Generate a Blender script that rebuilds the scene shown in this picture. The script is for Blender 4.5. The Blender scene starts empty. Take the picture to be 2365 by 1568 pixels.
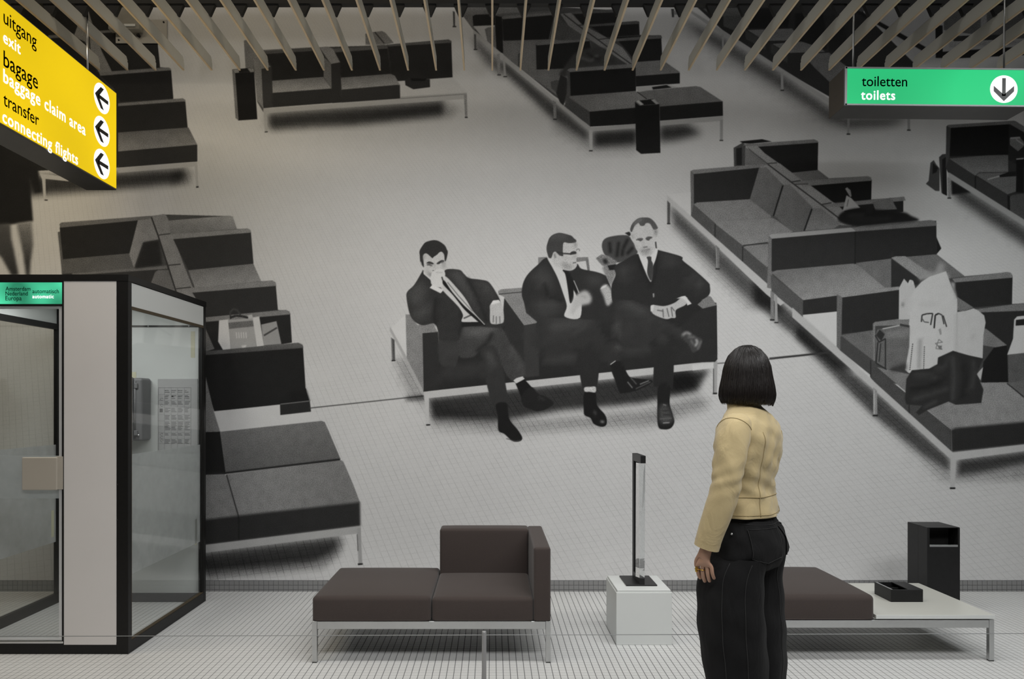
import bpy, bmesh, math, random
import numpy as np
from mathutils import Vector, Matrix

random.seed(7); rng = np.random.default_rng(7)
SC = bpy.context.scene
COL = SC.collection
R = math.radians

# ------------------------------------------------------------------ camera, world, lamps, exposure
H, F = 1.40, 1650.0                       # eye height (m), focal length in pixels of the 2365 x 1568 frame
VX, VY = 1137.0, 931.0                    # vanishing point of the depth direction in that frame
cam = bpy.data.cameras.new('camera'); cam_o = bpy.data.objects.new('camera', cam); COL.objects.link(cam_o)
cam.sensor_fit = 'HORIZONTAL'; cam.sensor_width = 36.0; cam.lens = 36.0 * F / 2365.0
cam.shift_x = (1182.5 - VX) / 2365.0; cam.shift_y = (VY - 784.0) / 2365.0
cam.clip_start = 0.05; cam.clip_end = 60
cam_o.location = (0, 0, H); cam_o.rotation_euler = (R(90), 0, 0)
SC.camera = cam_o

wd = bpy.data.worlds.new('world'); SC.world = wd; wd.use_nodes = True
wd.node_tree.nodes['Background'].inputs[0].default_value = (.9, .95, 1, 1)
wd.node_tree.nodes['Background'].inputs[1].default_value = 0.0

def area(name, loc, target, sx, sy, power, col=(1, 1, 1), spread=180):
    d = bpy.data.lights.new(name, 'AREA'); d.shape = 'RECTANGLE'; d.size = sx; d.size_y = sy
    d.energy = power; d.color = col; d.spread = R(spread)
    o = bpy.data.objects.new(name, d); COL.objects.link(o); o.location = loc
    o.rotation_euler = (Vector(target) - Vector(loc)).to_track_quat('-Z', 'Y').to_euler()
    return o

# the hall's ceiling lamps in and over the slats, plus an added upward fill
area('ceiling_lamp', (0.5, 3.30, 3.72), (0.5, 4.70, 0), 4.0, .30, 34, (1, .995, .985), 130)
area('ceiling_lamp', (3.7, 3.35, 3.72), (3.3, 4.70, 0), 1.6, .30, 14, (.96, 1, .995), 130)
area('ceiling_lamp', (-3.2, 3.40, 3.72), (-2.6, 4.90, 0), 2.0, .30, 27, (1, .88, .70), 150)  # warm tint added to imitate the yellow sign's glow on the left
area('ceiling_lamp', (1.2, 0.90, 3.72), (0.7, 3.20, 0), 6.0, .50, 57, (1, .998, .99), 110)
area('upward_fill', (-.3, 0.60, 3.00), (-.3, 5.30, 4.45), 6.0, .30, 10, (1, .985, .95), 80)  # unseen fill, added to brighten the upper mural and the slats
area('wall_washer', (-2.2, 4.05, 4.72), (-2.2, 5.30, 3.9), 4.0, .08, 6.5, (1, .87, .68), 150)  # tinted warm to add the sign's spill on the upper left mural
area('wall_washer', (2.0, 4.05, 4.72), (2.0, 5.30, 3.9), 4.4, .08, 3.8, (1, .99, .97), 150)

vs = SC.view_settings
vs.view_transform = 'Standard'; vs.look = 'None'; vs.gamma = 1.0; vs.exposure = 0.0; vs.use_curve_mapping = False
SC.display_settings.display_device = 'sRGB'
SC.cycles.transparent_max_bounces = 24; SC.cycles.max_bounces = 6; SC.cycles.diffuse_bounces = 3; SC.cycles.glossy_bounces = 3; SC.cycles.transmission_bounces = 6
SC.cycles.caustics_reflective = False; SC.cycles.caustics_refractive = False

# ------------------------------------------------------------------ helpers
def px(x, y, D): return Vector(((x - VX) / F * D, D, H - (y - VY) / F * D))
def pX(x, D): return (x - VX) / F * D
def pZ(y, D): return H - (y - VY) / F * D
def lin(c): c = c / 255.0; return c / 12.92 if c <= .04045 else ((c + .055) / 1.055) ** 2.4
def rgb(r, g, b, k=1.0): return (min(lin(r) * k, .95), min(lin(g) * k, .95), min(lin(b) * k, .95), 1)

class MB:
    def __init__(s): s.v = []; s.f = []; s.sm = []
    def add(s, vs, fs, smooth=False):
        o = len(s.v); s.v += [tuple(p) for p in vs]
        for f in fs: s.f.append(tuple(i + o for i in f)); s.sm.append(smooth)
        return s
    def bm(s, b, smooth=False):
        b.verts.index_update(); s.add([v.co[:] for v in b.verts], [[v.index for v in f.verts] for f in b.faces], smooth); b.free(); return s
    def box(s, x0, x1, y0, y1, z0, z1, bev=0.0, seg=2):
        x0, x1 = sorted((x0, x1)); y0, y1 = sorted((y0, y1)); z0, z1 = sorted((z0, z1))
        if bev <= 0:
            return s.add([(x0,y0,z0),(x1,y0,z0),(x1,y1,z0),(x0,y1,z0),(x0,y0,z1),(x1,y0,z1),(x1,y1,z1),(x0,y1,z1)],
                         [(3,2,1,0),(4,5,6,7),(0,1,5,4),(1,2,6,5),(2,3,7,6),(3,0,4,7)])
        b = bmesh.new(); bmesh.ops.create_cube(b, size=1)
        for v in b.verts: v.co = Vector(((x0+x1)/2 + v.co.x*(x1-x0), (y0+y1)/2 + v.co.y*(y1-y0), (z0+z1)/2 + v.co.z*(z1-z0)))
        bmesh.ops.bevel(b, geom=b.edges[:], offset=bev, segments=seg, affect='EDGES', profile=.5)
        return s.bm(b)
    def prism(s, pts, axis, a, b):
        """closed outline in the plane across `axis`, extruded from a to b"""
        def mk(p, t): return {'x': (t, p[0], p[1]), 'y': (p[0], t, p[1]), 'z': (p[0], p[1], t)}[axis]
        n = len(pts)
        s.add([mk(p, a) for p in pts] + [mk(p, b) for p in pts],
              [tuple(range(n)), tuple(range(2*n-1, n-1, -1))] + [((i+1) % n, i, n+i, n+(i+1) % n) for i in range(n)])
        return s
    def tube(s, path, r, n=10, caps=True, smooth=True):
        path = [Vector(p) for p in path]; rs = r if isinstance(r, (list, tuple)) else [r]*len(path); rings = []
        up = None
        for i, p in enumerate(path):
            t = (path[min(i+1, len(path)-1)] - path[max(i-1, 0)]).normalized()
            if up is None: up = Vector((0,0,1)) if abs(t.z) < .9 else Vector((0,1,0))
            u = t.cross(up).normalized(); w = u.cross(t).normalized(); up = w
            rings.append([p + u*math.cos(2*math.pi*k/n)*rs[i] + w*math.sin(2*math.pi*k/n)*rs[i] for k in range(n)])
        return s.loft(rings, caps, smooth)
    def loft(s, rings, caps=True, smooth=True):
        n = len(rings[0]); vs_ = [p for r in rings for p in r]; fs = []
        for i in range(len(rings)-1):
            for k in range(n): fs.append((i*n+k, i*n+(k+1) % n, (i+1)*n+(k+1) % n, (i+1)*n+k))
        if caps: fs += [tuple(range(n-1, -1, -1)), tuple((len(rings)-1)*n+k for k in range(n))]
        return s.add(vs_, fs, smooth)
    def cushion(s, x0, x1, y0, y1, z0, z1, r=.03, crown=.01, n=18, belly=.004):
        def axis(a, b):
            e = [a + (b-a)*0, ]; m = []
            for t in (0, .25, .5, .75, 1): m.append(a + r*1.0*t)
            inner = [a + r + (b-a-2*r)*k/(n-1) for k in range(1, n-1)]
            return m + inner + [b - r*(1-t) for t in (0, .25, .5, .75, 1)]
        A = [axis(x0, x1), axis(y0, y1), axis(z0, z1)]
        lo = Vector((x0+r, y0+r, z0)); hi = Vector((x1-r, y1-r, z1-r)); C = (lo+hi)/2        # flat underside, rounded elsewhere
        seen = {}; vs_ = []; fs = []
        def vert(p):
            k = tuple(round(c, 6) for c in p)
            if k in seen: return seen[k]
            p = Vector(p); q = Vector([min(max(p[i], lo[i]), hi[i]) for i in range(3)]); d = p - q
            o = q + d.normalized()*r if d.length > 1e-9 else p
            u = (o.x-C.x)/((x1-x0)/2); v = (o.y-C.y)/((y1-y0)/2); w = (o.z-z0)/(z1-z0)
            o.z += crown*max(0, 1-u**4)*max(0, 1-v**4)*max(0, w*2-1)
            o.y += (-1 if v < 0 else 1)*belly*max(0, 1-u**4)*(1-(2*w-1)**2) if abs(v) > .9 else 0
            seen[k] = len(vs_); vs_.append(o[:]); return seen[k]
        for ax in range(3):
            i, j = [(1,2),(2,0),(0,1)][ax]
            for side in (0, 1):
                c = A[ax][-1] if side else A[ax][0]
                for a in range(len(A[i])-1):
                    for b in range(len(A[j])-1):
                        q = []
                        for da, db in ((0,0),(1,0),(1,1),(0,1)):
                            p = [0,0,0]; p[ax] = c; p[i] = A[i][a+da]; p[j] = A[j][b+db]; q.append(vert(p))
                        if len(set(q)) == 4: fs.append(tuple(q) if side else tuple(q[::-1]))
        return s.add(vs_, fs, True)

BASE = {}
def mesh_of(name, mb, base=Vector((0,0,0))):
    me = bpy.data.meshes.new(name)
    me.from_pydata([(p[0]-base[0], p[1]-base[1], p[2]-base[2]) for p in mb.v], [], mb.f)
    if any(mb.sm): me.polygons.foreach_set('use_smooth', mb.sm)
    me.update(); return me
def link(name, data, mat=None, parent=None):
    o = bpy.data.objects.new(name, data); COL.objects.link(o)
    if mat is not None and data is not None: data.materials.append(mat)
    if parent is not None: o.parent = parent
    return o
def thing(name, label, cat, loc, group=None):
    o = link(name, None); o.empty_display_size = .05; o.location = loc; BASE[o.name] = Vector(loc)
    o['label'] = label; o['category'] = cat
    if group: o['group'] = group
    return o
def part(name, mb, mat, parent, label=None):
    b = BASE[parent.name]; o = link(name, mesh_of(name, mb, b), mat, parent); BASE[o.name] = b
    if label: o['label'] = label
    return o
def solo(name, mb, mat, label=None, cat=None, group=None, kind=None, loc=(0,0,0)):
    o = link(name, mesh_of(name, mb, Vector(loc)), mat); o.location = loc; BASE[o.name] = Vector(loc)
    if label: o['label'] = label
    if cat: o['category'] = cat
    if group: o['group'] = group
    if kind: o['kind'] = kind
    return o

# ------------------------------------------------------------------ materials
def mat(name, col, rough=.6, metal=0.0, spec=.5, bump=0.0, bscale=200.0, var=0.0, vscale=6.0, sheen=0.0, coat=0.0, emis=None, estr=0.0):
    m = bpy.data.materials.new(name); m.use_nodes = True; nt = m.node_tree; p = nt.nodes['Principled BSDF']
    p.inputs['Base Color'].default_value = col; p.inputs['Roughness'].default_value = rough; p.inputs['Metallic'].default_value = metal
    p.inputs['Specular IOR Level'].default_value = spec; p.inputs['Sheen Weight'].default_value = sheen; p.inputs['Coat Weight'].default_value = coat
    tc = nt.nodes.new('ShaderNodeTexCoord')
    if var > 0:
        nz = nt.nodes.new('ShaderNodeTexNoise'); nz.inputs['Scale'].default_value = vscale; nz.inputs['Detail'].default_value = 6
        nt.links.new(tc.outputs['Object'], nz.inputs['Vector'])
        hs = nt.nodes.new('ShaderNodeMixRGB'); hs.blend_type = 'MULTIPLY'; hs.inputs[0].default_value = 1
        mr = nt.nodes.new('ShaderNodeMapRange'); mr.inputs['To Min'].default_value = 1-var; mr.inputs['To Max'].default_value = 1+var
        nt.links.new(nz.outputs['Fac'], mr.inputs['Value']); hs.inputs[1].default_value = col
        nt.links.new(mr.outputs[0], hs.inputs[2]); nt.links.new(hs.outputs[0], p.inputs['Base Color'])
    if bump > 0:
        nb = nt.nodes.new('ShaderNodeTexNoise'); nb.inputs['Scale'].default_value = bscale; nb.inputs['Detail'].default_value = 4
        nt.links.new(tc.outputs['Object'], nb.inputs['Vector'])
        bp = nt.nodes.new('ShaderNodeBump'); bp.inputs['Strength'].default_value = bump; bp.inputs['Distance'].default_value = .004
        nt.links.new(nb.outputs['Fac'], bp.inputs['Height']); nt.links.new(bp.outputs[0], p.inputs['Normal'])
    if emis is not None:
        p.inputs['Emission Color'].default_value = emis; p.inputs['Emission Strength'].default_value = estr
    return m

def wrinkle(m, scale, stretch, strength, dist):
    """broad soft cloth wrinkles under the fine weave bump"""
    nt = m.node_tree; p = nt.nodes['Principled BSDF']; tc = nt.nodes['Texture Coordinate']
    mp = nt.nodes.new('ShaderNodeMapping'); mp.inputs['Scale'].default_value = stretch; mp.inputs['Rotation'].default_value = (.3, .5, .2); nt.links.new(tc.outputs['Object'], mp.inputs['Vector'])
    nz = nt.nodes.new('ShaderNodeTexNoise'); nz.inputs['Scale'].default_value = scale; nz.inputs['Detail'].default_value = 3; nz.inputs['Distortion'].default_value = .8; nt.links.new(mp.outputs[0], nz.inputs['Vector'])
    b2 = nt.nodes.new('ShaderNodeBump'); b2.inputs['Strength'].default_value = strength; b2.inputs['Distance'].default_value = dist; nt.links.new(nz.outputs['Fac'], b2.inputs['Height'])
    old = p.inputs['Normal'].links[0].from_node if p.inputs['Normal'].links else None
    if old: nt.links.new(b2.outputs[0], old.inputs['Normal'])
    else: nt.links.new(b2.outputs[0], p.inputs['Normal'])

def glass_mat(name, tint, refl=.07, haze=0.0, hcol=(.6,.62,.62,1)):
    """a thin pane: mostly clear, a little mirror, optionally a milky film"""
    m = bpy.data.materials.new(name); m.use_nodes = True; nt = m.node_tree; nt.nodes.clear()
    out = nt.nodes.new('ShaderNodeOutputMaterial'); tr = nt.nodes.new('ShaderNodeBsdfTransparent'); tr.inputs[0].default_value = tint
    gl = nt.nodes.new('ShaderNodeBsdfGlossy'); gl.inputs['Roughness'].default_value = .02
    ge = nt.nodes.new('ShaderNodeNewGeometry'); dt = nt.nodes.new('ShaderNodeVectorMath'); dt.operation = 'DOT_PRODUCT'
    nt.links.new(ge.outputs['Normal'], dt.inputs[0]); nt.links.new(ge.outputs['Incoming'], dt.inputs[1])
    def mm(op, a, b):
        q = nt.nodes.new('ShaderNodeMath'); q.operation = op
        for i, w in enumerate((a, b)):
            if isinstance(w, (int, float)): q.inputs[i].default_value = w
            else: nt.links.new(w, q.inputs[i])
        return q.outputs[0]
    fr = mm('ADD', mm('MULTIPLY', mm('POWER', mm('SUBTRACT', 1.0, mm('ABSOLUTE', dt.outputs['Value'], 0.0)), 5.0), .9), refl*.6)   # Schlick reflectance, same from both sides
    mx = nt.nodes.new('ShaderNodeMixShader'); nt.links.new(fr, mx.inputs[0]); nt.links.new(tr.outputs[0], mx.inputs[1]); nt.links.new(gl.outputs[0], mx.inputs[2])
    last = mx
    if haze > 0:
        df = nt.nodes.new('ShaderNodeBsdfDiffuse'); df.inputs[0].default_value = hcol
        tl = nt.nodes.new('ShaderNodeBsdfTranslucent'); tl.inputs[0].default_value = hcol
        ad = nt.nodes.new('ShaderNodeMixShader'); ad.inputs[0].default_value = .5; nt.links.new(df.outputs[0], ad.inputs[1]); nt.links.new(tl.outputs[0], ad.inputs[2])
        tc = nt.nodes.new('ShaderNodeTexCoord'); nz = nt.nodes.new('ShaderNodeTexNoise'); nz.inputs['Scale'].default_value = 7; nz.inputs['Detail'].default_value = 5
        nt.links.new(tc.outputs['Object'], nz.inputs['Vector'])
        mr = nt.nodes.new('ShaderNodeMapRange'); mr.inputs['From Min'].default_value = .3; mr.inputs['From Max'].default_value = .75
        mr.inputs['To Min'].default_value = haze*.8; mr.inputs['To Max'].default_value = min(haze*1.25, 1); nt.links.new(nz.outputs['Fac'], mr.inputs['Value'])
        m2 = nt.nodes.new('ShaderNodeMixShader'); nt.links.new(mr.outputs[0], m2.inputs[0]); nt.links.new(mx.outputs[0], m2.inputs[1]); nt.links.new(ad.outputs[0], m2.inputs[2]); last = m2
    nt.links.new(last.outputs[0], out.inputs[0]); return m

def weave_mat(name, col, scale=900.0, var=.25, bump=.35):
    m = mat(name, col, .9, spec=.25, sheen=.15); nt = m.node_tree; p = nt.nodes['Principled BSDF']; tc = nt.nodes['Texture Coordinate']
    w1 = nt.nodes.new('ShaderNodeTexNoise'); w1.inputs['Scale'].default_value = scale*.25; w1.inputs['Detail'].default_value = 2
    w2 = nt.nodes.new('ShaderNodeTexNoise'); w2.inputs['Scale'].default_value = 7; w2.inputs['Detail'].default_value = 4
    nz = nt.nodes.new('ShaderNodeTexNoise'); nz.inputs['Scale'].default_value = scale*.7; nz.inputs['Detail'].default_value = 3
    for n in (w1, w2, nz): nt.links.new(tc.outputs['Object'], n.inputs['Vector'])
    ad = nt.nodes.new('ShaderNodeMath'); ad.operation = 'ADD'; nt.links.new(w1.outputs['Fac'], ad.inputs[0]); nt.links.new(w2.outputs['Fac'], ad.inputs[1])
    a2 = nt.nodes.new('ShaderNodeMath'); a2.operation = 'MULTIPLY_ADD'; nt.links.new(ad.outputs[0], a2.inputs[0]); a2.inputs[1].default_value = .10; nt.links.new(nz.outputs['Fac'], a2.inputs[2])
    mr = nt.nodes.new('ShaderNodeMapRange'); mr.inputs['From Min'].default_value = .25; mr.inputs['From Max'].default_value = .95; mr.inputs['To Min'].default_value = 1-var; mr.inputs['To Max'].default_value = 1+var
    nt.links.new(a2.outputs[0], mr.inputs['Value'])
    mx = nt.nodes.new('ShaderNodeMixRGB'); mx.blend_type = 'MULTIPLY'; mx.inputs[0].default_value = 1; mx.inputs[1].default_value = col
    nt.links.new(mr.outputs[0], mx.inputs[2]); nt.links.new(mx.outputs[0], p.inputs['Base Color'])
    bp = nt.nodes.new('ShaderNodeBump'); bp.inputs['Strength'].default_value = bump; bp.inputs['Distance'].default_value = .002
    nt.links.new(a2.outputs[0], bp.inputs['Height']); nt.links.new(bp.outputs[0], p.inputs['Normal'])
    return m

def glow_mat(name, col, strength, vary=.0, scale=1.5):
    m = bpy.data.materials.new(name); m.use_nodes = True; nt = m.node_tree; p = nt.nodes['Principled BSDF']
    p.inputs['Base Color'].default_value = (col[0]*.12, col[1]*.12, col[2]*.12, 1); p.inputs['Roughness'].default_value = .5; p.inputs['Specular IOR Level'].default_value = .15
    p.inputs['Emission Color'].default_value = col; p.inputs['Emission Strength'].default_value = strength
    if vary > 0:          # the tubes behind an acrylic face leave slow brighter and dimmer zones
        tc = nt.nodes.new('ShaderNodeTexCoord'); nz = nt.nodes.new('ShaderNodeTexNoise'); nz.inputs['Scale'].default_value = scale; nz.inputs['Detail'].default_value = 0
        nt.links.new(tc.outputs['Object'], nz.inputs['Vector']); mr = nt.nodes.new('ShaderNodeMapRange'); mr.inputs['From Min'].default_value = .3; mr.inputs['From Max'].default_value = .7
        mr.inputs['To Min'].default_value = strength*(1-vary); mr.inputs['To Max'].default_value = strength*(1+vary)
        nt.links.new(nz.outputs['Fac'], mr.inputs['Value']); nt.links.new(mr.outputs[0], p.inputs['Emission Strength'])
    return m

M = {
 'tile':    mat('floor_tile', (.68,.68,.67,1), .42, spec=.4, var=.05, vscale=3),
 'grout':   mat('tile_grout', (.16,.16,.165,1), .9),
 'wtile':   mat('skirting_tile_shaded', (.25,.25,.25,1), .4, var=.08, vscale=20),  # shade at the foot of the wall put into the tile colour
 'wall':    mat('wall_paint', (.30,.30,.30,1), .85, bump=.1, bscale=60, var=.04),
 'dark':    mat('ceiling_black', (.02,.02,.02,1), .9, var=.2, vscale=4),
 'brown':   weave_mat('brown_wool', (.060,.0465,.042,1), 900),
 'steel':   mat('brushed_steel', (.62,.63,.63,1), .32, metal=1.0, bump=.04, bscale=300, var=.05, vscale=30),
 'rubber':  mat('black_rubber', (.015,.015,.015,1), .7, bump=.05),
 'black':   mat('black_frame', (.010,.0095,.009,1), .45, spec=.3, var=.25, vscale=40, bump=.03, bscale=120),
 'blackp':  mat('black_plastic', (.012,.012,.0125,1), .42, spec=.35, var=.3, vscale=25, bump=.05, bscale=90),
 'inside':  mat('black_inside', (.006,.006,.006,1), .9),
 'white':   mat('white_laminate', (.74,.71,.69,1), .45, var=.04, vscale=3),
 'cool':    mat('white_paint_cool', (.70,.72,.705,1), .5, var=.03, vscale=4),
 'table':   mat('cream_laminate', (.58,.58,.53,1), .28, var=.03, vscale=5),
 'alu':     mat('aluminium', (.75,.76,.77,1), .3, metal=1.0, bump=.03, bscale=200),
 'alu2':    mat('sign_frame_metal', (.22,.225,.23,1), .45, metal=.6, var=.05, vscale=30),
 'doorfr':  mat('door_frame_metal', (.72,.73,.74,1), .4, metal=.35, var=.05, vscale=20),
 'palep':   mat('pale_plate_metal', (.40,.38,.34,1), .45, var=.06, vscale=8),
 'slat':    mat('slat_paint', (.74,.72,.64,1), .5, var=.06, vscale=3),
 'slatlip': mat('slat_edge', (.80,.64,.44,1), .5, var=.08, vscale=8),
 'rail':    mat('black_rail', (.016,.016,.016,1), .5, var=.2, vscale=10),
 'gasket':  mat('brown_gasket', (.07,.05,.025,1), .6, var=.3, vscale=30),
 'phone':   mat('grey_enamel', (.20,.20,.205,1), .5, var=.06, vscale=10, bump=.1, bscale=250),
 'paper':   mat('pale_plate', (.50,.50,.50,1), .35, var=.04, vscale=10),
 'ink':     mat('ink', (.02,.02,.022,1), .6),
 'inkg':    mat('grey_ink', (.13,.13,.13,1), .6),
 'cream':   mat('cream_sticker', (.62,.60,.44,1), .5, var=.05, vscale=30),
 'handle':  mat('beige_plate', (.46,.42,.36,1), .4, var=.05, vscale=6),
 'glass':   glass_mat('clear_glass', (.965,.975,.972,1)),
 'frost':   glass_mat('frosted_film', (.92,.93,.93,1), haze=.60, hcol=(.80,.81,.81,1)),
 'acryl':   glass_mat('pale_acrylic', (.92,.92,.92,1), haze=.7, hcol=(.62,.6,.54,1)),
 'whiteglow': glow_mat('white_letter_glow', (1,1,.98,1), 1.35),
 'blackink': mat('sign_black', (.012,.012,.012,1), .4),
 'yellow':  glow_mat('yellow_acrylic_glow', (.84,.57,.006,1), 1.0, .08, 1.6),
 'green':   glow_mat('green_acrylic_glow', (.024,.56,.20,1), .92, .16, 2.0),
 'greenb':  glow_mat('green_booth_glow', (.06,.52,.28,1), .95, .55, 6.0),
 'signbox': mat('sign_case', (.10,.098,.095,1), .45, var=.15, vscale=10),
 'signbrown': mat('sign_case_end', (.075,.062,.048,1), .5, var=.1, vscale=10),
 'cord':    mat('grey_cord', (.32,.33,.33,1), .6),
 'post':    mat('grey_post', (.34,.34,.34,1), .45, metal=.3),
 'tube':    glow_mat('booth_lamp', (1,1,.98,1), 5.0),
}

M['whiteglow'].cycles.emission_sampling = 'NONE'
# ------------------------------------------------------------------ the hall: floor, walls, ceiling, skirting
YW = F * H / 434.0                        # the back wall, 5.32 m away
TP, TX0, GAP, GAPY = .0366, .0202, .0030, .0018        # mosaic pitch, phase, joint
TY0 = YW - 75 * TP                        # mosaic laid as single tiles from here to the wall

fl = solo('floor', MB().box(-7, 7, -4, YW + .2, -.12, -.0012), M['grout'], kind='structure')
far = MB()                                # the floor towards and behind the visitor, in strips of mosaic
def tile_geo(mb, x, y, z=0.0):
    a, b, c, d = x + GAP/2, x + TP - GAP/2, y + GAPY/2, y + TP - GAPY/2; e = .0005
    mb.add([(a,c,z-.004),(b,c,z-.004),(b,d,z-.004),(a,d,z-.004),(a+e,c+e,z),(b-e,c+e,z),(b-e,d-e,z),(a+e,d-e,z)],
           [(4,5,6,7),(0,1,5,4),(1,2,6,5),(2,3,7,6),(3,0,4,7)])
one = MB(); tile_geo(one, 0, 0); one_me = mesh_of('tile', one); one_me.materials.append(M['tile'])
rows = [TY0 + i*TP for i in range(75)]
cand = []
for yi, y in enumerate(rows):
    for k in range(-125, 126):
        x = TX0 + k*TP; sx = VX + (x + TP/2)*F/(y + TP/2); sy = VY + H*F/(y + TP/2)
        if 0 < sx < 2365 and sy < 1566: cand.append((-sy, abs(sx-1182), k, yi))
cand.sort(); single = {(k, yi) for _, _, k, yi in cand[:300]}
rest = MB()
for yi, y in enumerate(rows):
    for k in range(-125, 126):
        if (k, yi) in single:
            o = link('tile', one_me, None, fl); o.location = (TX0 + k*TP, y, 0)
        else: tile_geo(rest, TX0 + k*TP, y)
o = part('tile_field', rest, M['tile'], fl); o['kind'] = 'stuff'
fm = MB().box(-7, 7, -4, TY0, -.003, 0)
m_far = mat('mosaic_beyond', (.60,.60,.595,1), .45)
nt = m_far.node_tree; bk = nt.nodes.new('ShaderNodeTexBrick'); bk.offset = 0; bk.inputs['Scale'].default_value = 1
for k_, v_ in (('Brick Width', TP), ('Row Height', TP), ('Mortar Size', GAP/2), ('Color1', (.62,.62,.615,1)), ('Color2', (.60,.60,.595,1)), ('Mortar', (.16,.16,.165,1))): bk.inputs[k_].default_value = v_
nt.links.new(nt.nodes['Texture Coordinate'].outputs['Object'], bk.inputs['Vector']); nt.links.new(bk.outputs['Color'], nt.nodes['Principled BSDF'].inputs['Base Color'])
o = part('mosaic_field', fm, m_far, fl); o['kind'] = 'stuff'
for sgn in (-1, 1):
    o = part('mosaic_field', MB().box(sgn*7, TX0 + (-125*TP if sgn < 0 else 126*TP), TY0, YW, -.003, 0), m_far, fl); o['kind'] = 'stuff'

solo('wall_back', MB().box(-7, 7, YW, YW + .2, 0, 5.1), M['wall'], kind='structure')
solo('wall_left', MB().box(-7.2, -7, -4, YW + .2, 0, 5.1), M['wall'], kind='structure')
solo('wall_right', MB().box(7, 7.2, -4, YW + .2, 0, 5.1), M['wall'], kind='structure')
solo('wall_front', MB().box(-7.2, 7.2, -4.2, -4, 0, 5.1), M['wall'], kind='structure')
solo('ceiling', MB().box(-7.2, 7.2, -4.2, YW + .2, 4.95, 5.1), M['dark'], kind='structure')

YB = YW - .010                            # skirting: two courses of mosaic in a shade-darkened tone and a cove course
bb = solo('baseboard_back', MB().box(-6.9, 6.9, YB + .003, YW, 0, .0806), M['grout'], kind='structure')
bt = MB(); h_ = .0335
bt.add([(GAP/2,0,GAP/2),(TP-GAP/2,0,GAP/2),(TP-GAP/2,0,h_-GAP/2),(GAP/2,0,h_-GAP/2),(GAP/2,.006,GAP/2),(TP-GAP/2,.006,GAP/2),(TP-GAP/2,.006,h_-GAP/2),(GAP/2,.006,h_-GAP/2)],
       [(0,1,2,3),(1,0,4,5),(2,1,5,6),(3,2,6,7),(0,3,7,4)])
bt_me = mesh_of('tile', bt); bt_me.materials.append(M['wtile'])
seen = [(477,730), (1270,1402), (1550,1626), (1895,2100), (2216,2365)]
rest = MB()
for k in range(-120, 121):
    x = TX0 + k*TP; sx = VX + (x + TP/2)*F/YW
    for r_, z in enumerate((.0806 - h_, .0806 - 2*h_, .0806 - 3*h_ + .0)):
        z2 = max(z, 0)
        if r_ < 2 and any(a < sx < b for a, b in seen):
            o = link('tile', bt_me, None, bb); o.location = (x, YB, z)
        else:
            rest.box(x + GAP/2, x + TP - GAP/2, YB, YB + .004, max(z + GAP/2, .001), z + h_ - GAP/2)
o = part('tile_field', rest, M['wtile'], bb); o['kind'] = 'stuff'
# ------------------------------------------------------------------ the printed photograph on the back wall
MX0, MY0, MW, MH = -320, -160, 3008, 1504          # canvas in photograph pixels (wall plane), 1 px = 1/310 m
CV = np.full((MH, MW), 165.0, np.float32)           # print tone
CG = np.ones((MH, MW), np.float32)                  # where the printed tile grid shows
CN = np.full((MH, MW), .05, np.float32)             # film grain strength

def mask_of(pts, blur=0.8):
    p = np.asarray(pts, float).reshape(-1, 2) - (MX0, MY0)
    pad = int(blur * 3) + 3
    x0 = max(int(np.floor(p[:, 0].min())) - pad, 0); x1 = min(int(np.ceil(p[:, 0].max())) + pad, MW)
    y0 = max(int(np.floor(p[:, 1].min())) - pad, 0); y1 = min(int(np.ceil(p[:, 1].max())) + pad, MH)
    if x1 - x0 < 2 or y1 - y0 < 2:
        return None
    w, h, S = x1 - x0, y1 - y0, 3
    acc = np.zeros((h * S, w + 2), np.float32)
    n = len(p)
    for i in range(n):
        ax, ay = p[i]; bx, by = p[(i + 1) % n]
        if ay == by: continue
        s = 1.0
        if ay > by: ax, ay, bx, by, s = bx, by, ax, ay, -1.0
        r0 = max(int(np.ceil((ay - y0) * S - .5)), 0); r1 = min(int(np.ceil((by - y0) * S - .5)), h * S)
        if r1 <= r0: continue
        r = np.arange(r0, r1)
        xc = np.clip(ax + ((r + .5) / S + y0 - ay) * (bx - ax) / (by - ay) - x0, 0, w)
        i0 = np.floor(xc).astype(int); f = xc - i0
        acc[r, i0] += s * (1 - f); acc[r, i0 + 1] += s * f
    m = np.clip(np.abs(np.cumsum(acc, 1)[:, :w]), 0, 1).reshape(h, S, w).mean(1)
    if blur > .3:
        m = blur2(m, blur)
    return m, slice(y0, y1), slice(x0, x1)

def blur2(m, s):
    r = max(1, int(round(s * 1.1))) if s > 1.2 else 0
    if r == 0:
        k = np.array([s * .25, 1 - s * .5, s * .25]) if s < 1.3 else None
        m = np.pad(m, 1, mode='edge')
        m = k[0] * m[:-2] + k[1] * m[1:-1] + k[2] * m[2:]
        return k[0] * m[:, :-2] + k[1] * m[:, 1:-1] + k[2] * m[:, 2:]
    for ax in (0, 1):
        for _ in range(2):
            q = np.pad(m, [(r + 1, r) if a == ax else (0, 0) for a in (0, 1)], mode='edge')
            c = np.cumsum(q, ax)
            m = (c[2 * r + 1:] - c[:-2 * r - 1] if ax == 0 else c[:, 2 * r + 1:] - c[:, :-2 * r - 1]) / (2 * r + 1)
    return m

def smooth(p, n=5):
    p = np.asarray(p, float).reshape(-1, 2); out = []
    k = len(p)
    for i in range(k):
        a, b, c, d = p[i - 1], p[i], p[(i + 1) % k], p[(i + 2) % k]
        for j in range(n):
            t = j / n
            out.append(.5 * (2 * b + (c - a) * t + (2 * a - 5 * b + 4 * c - d) * t * t + (3 * b - a - 3 * c + d) * t ** 3))
    return np.array(out)

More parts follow.
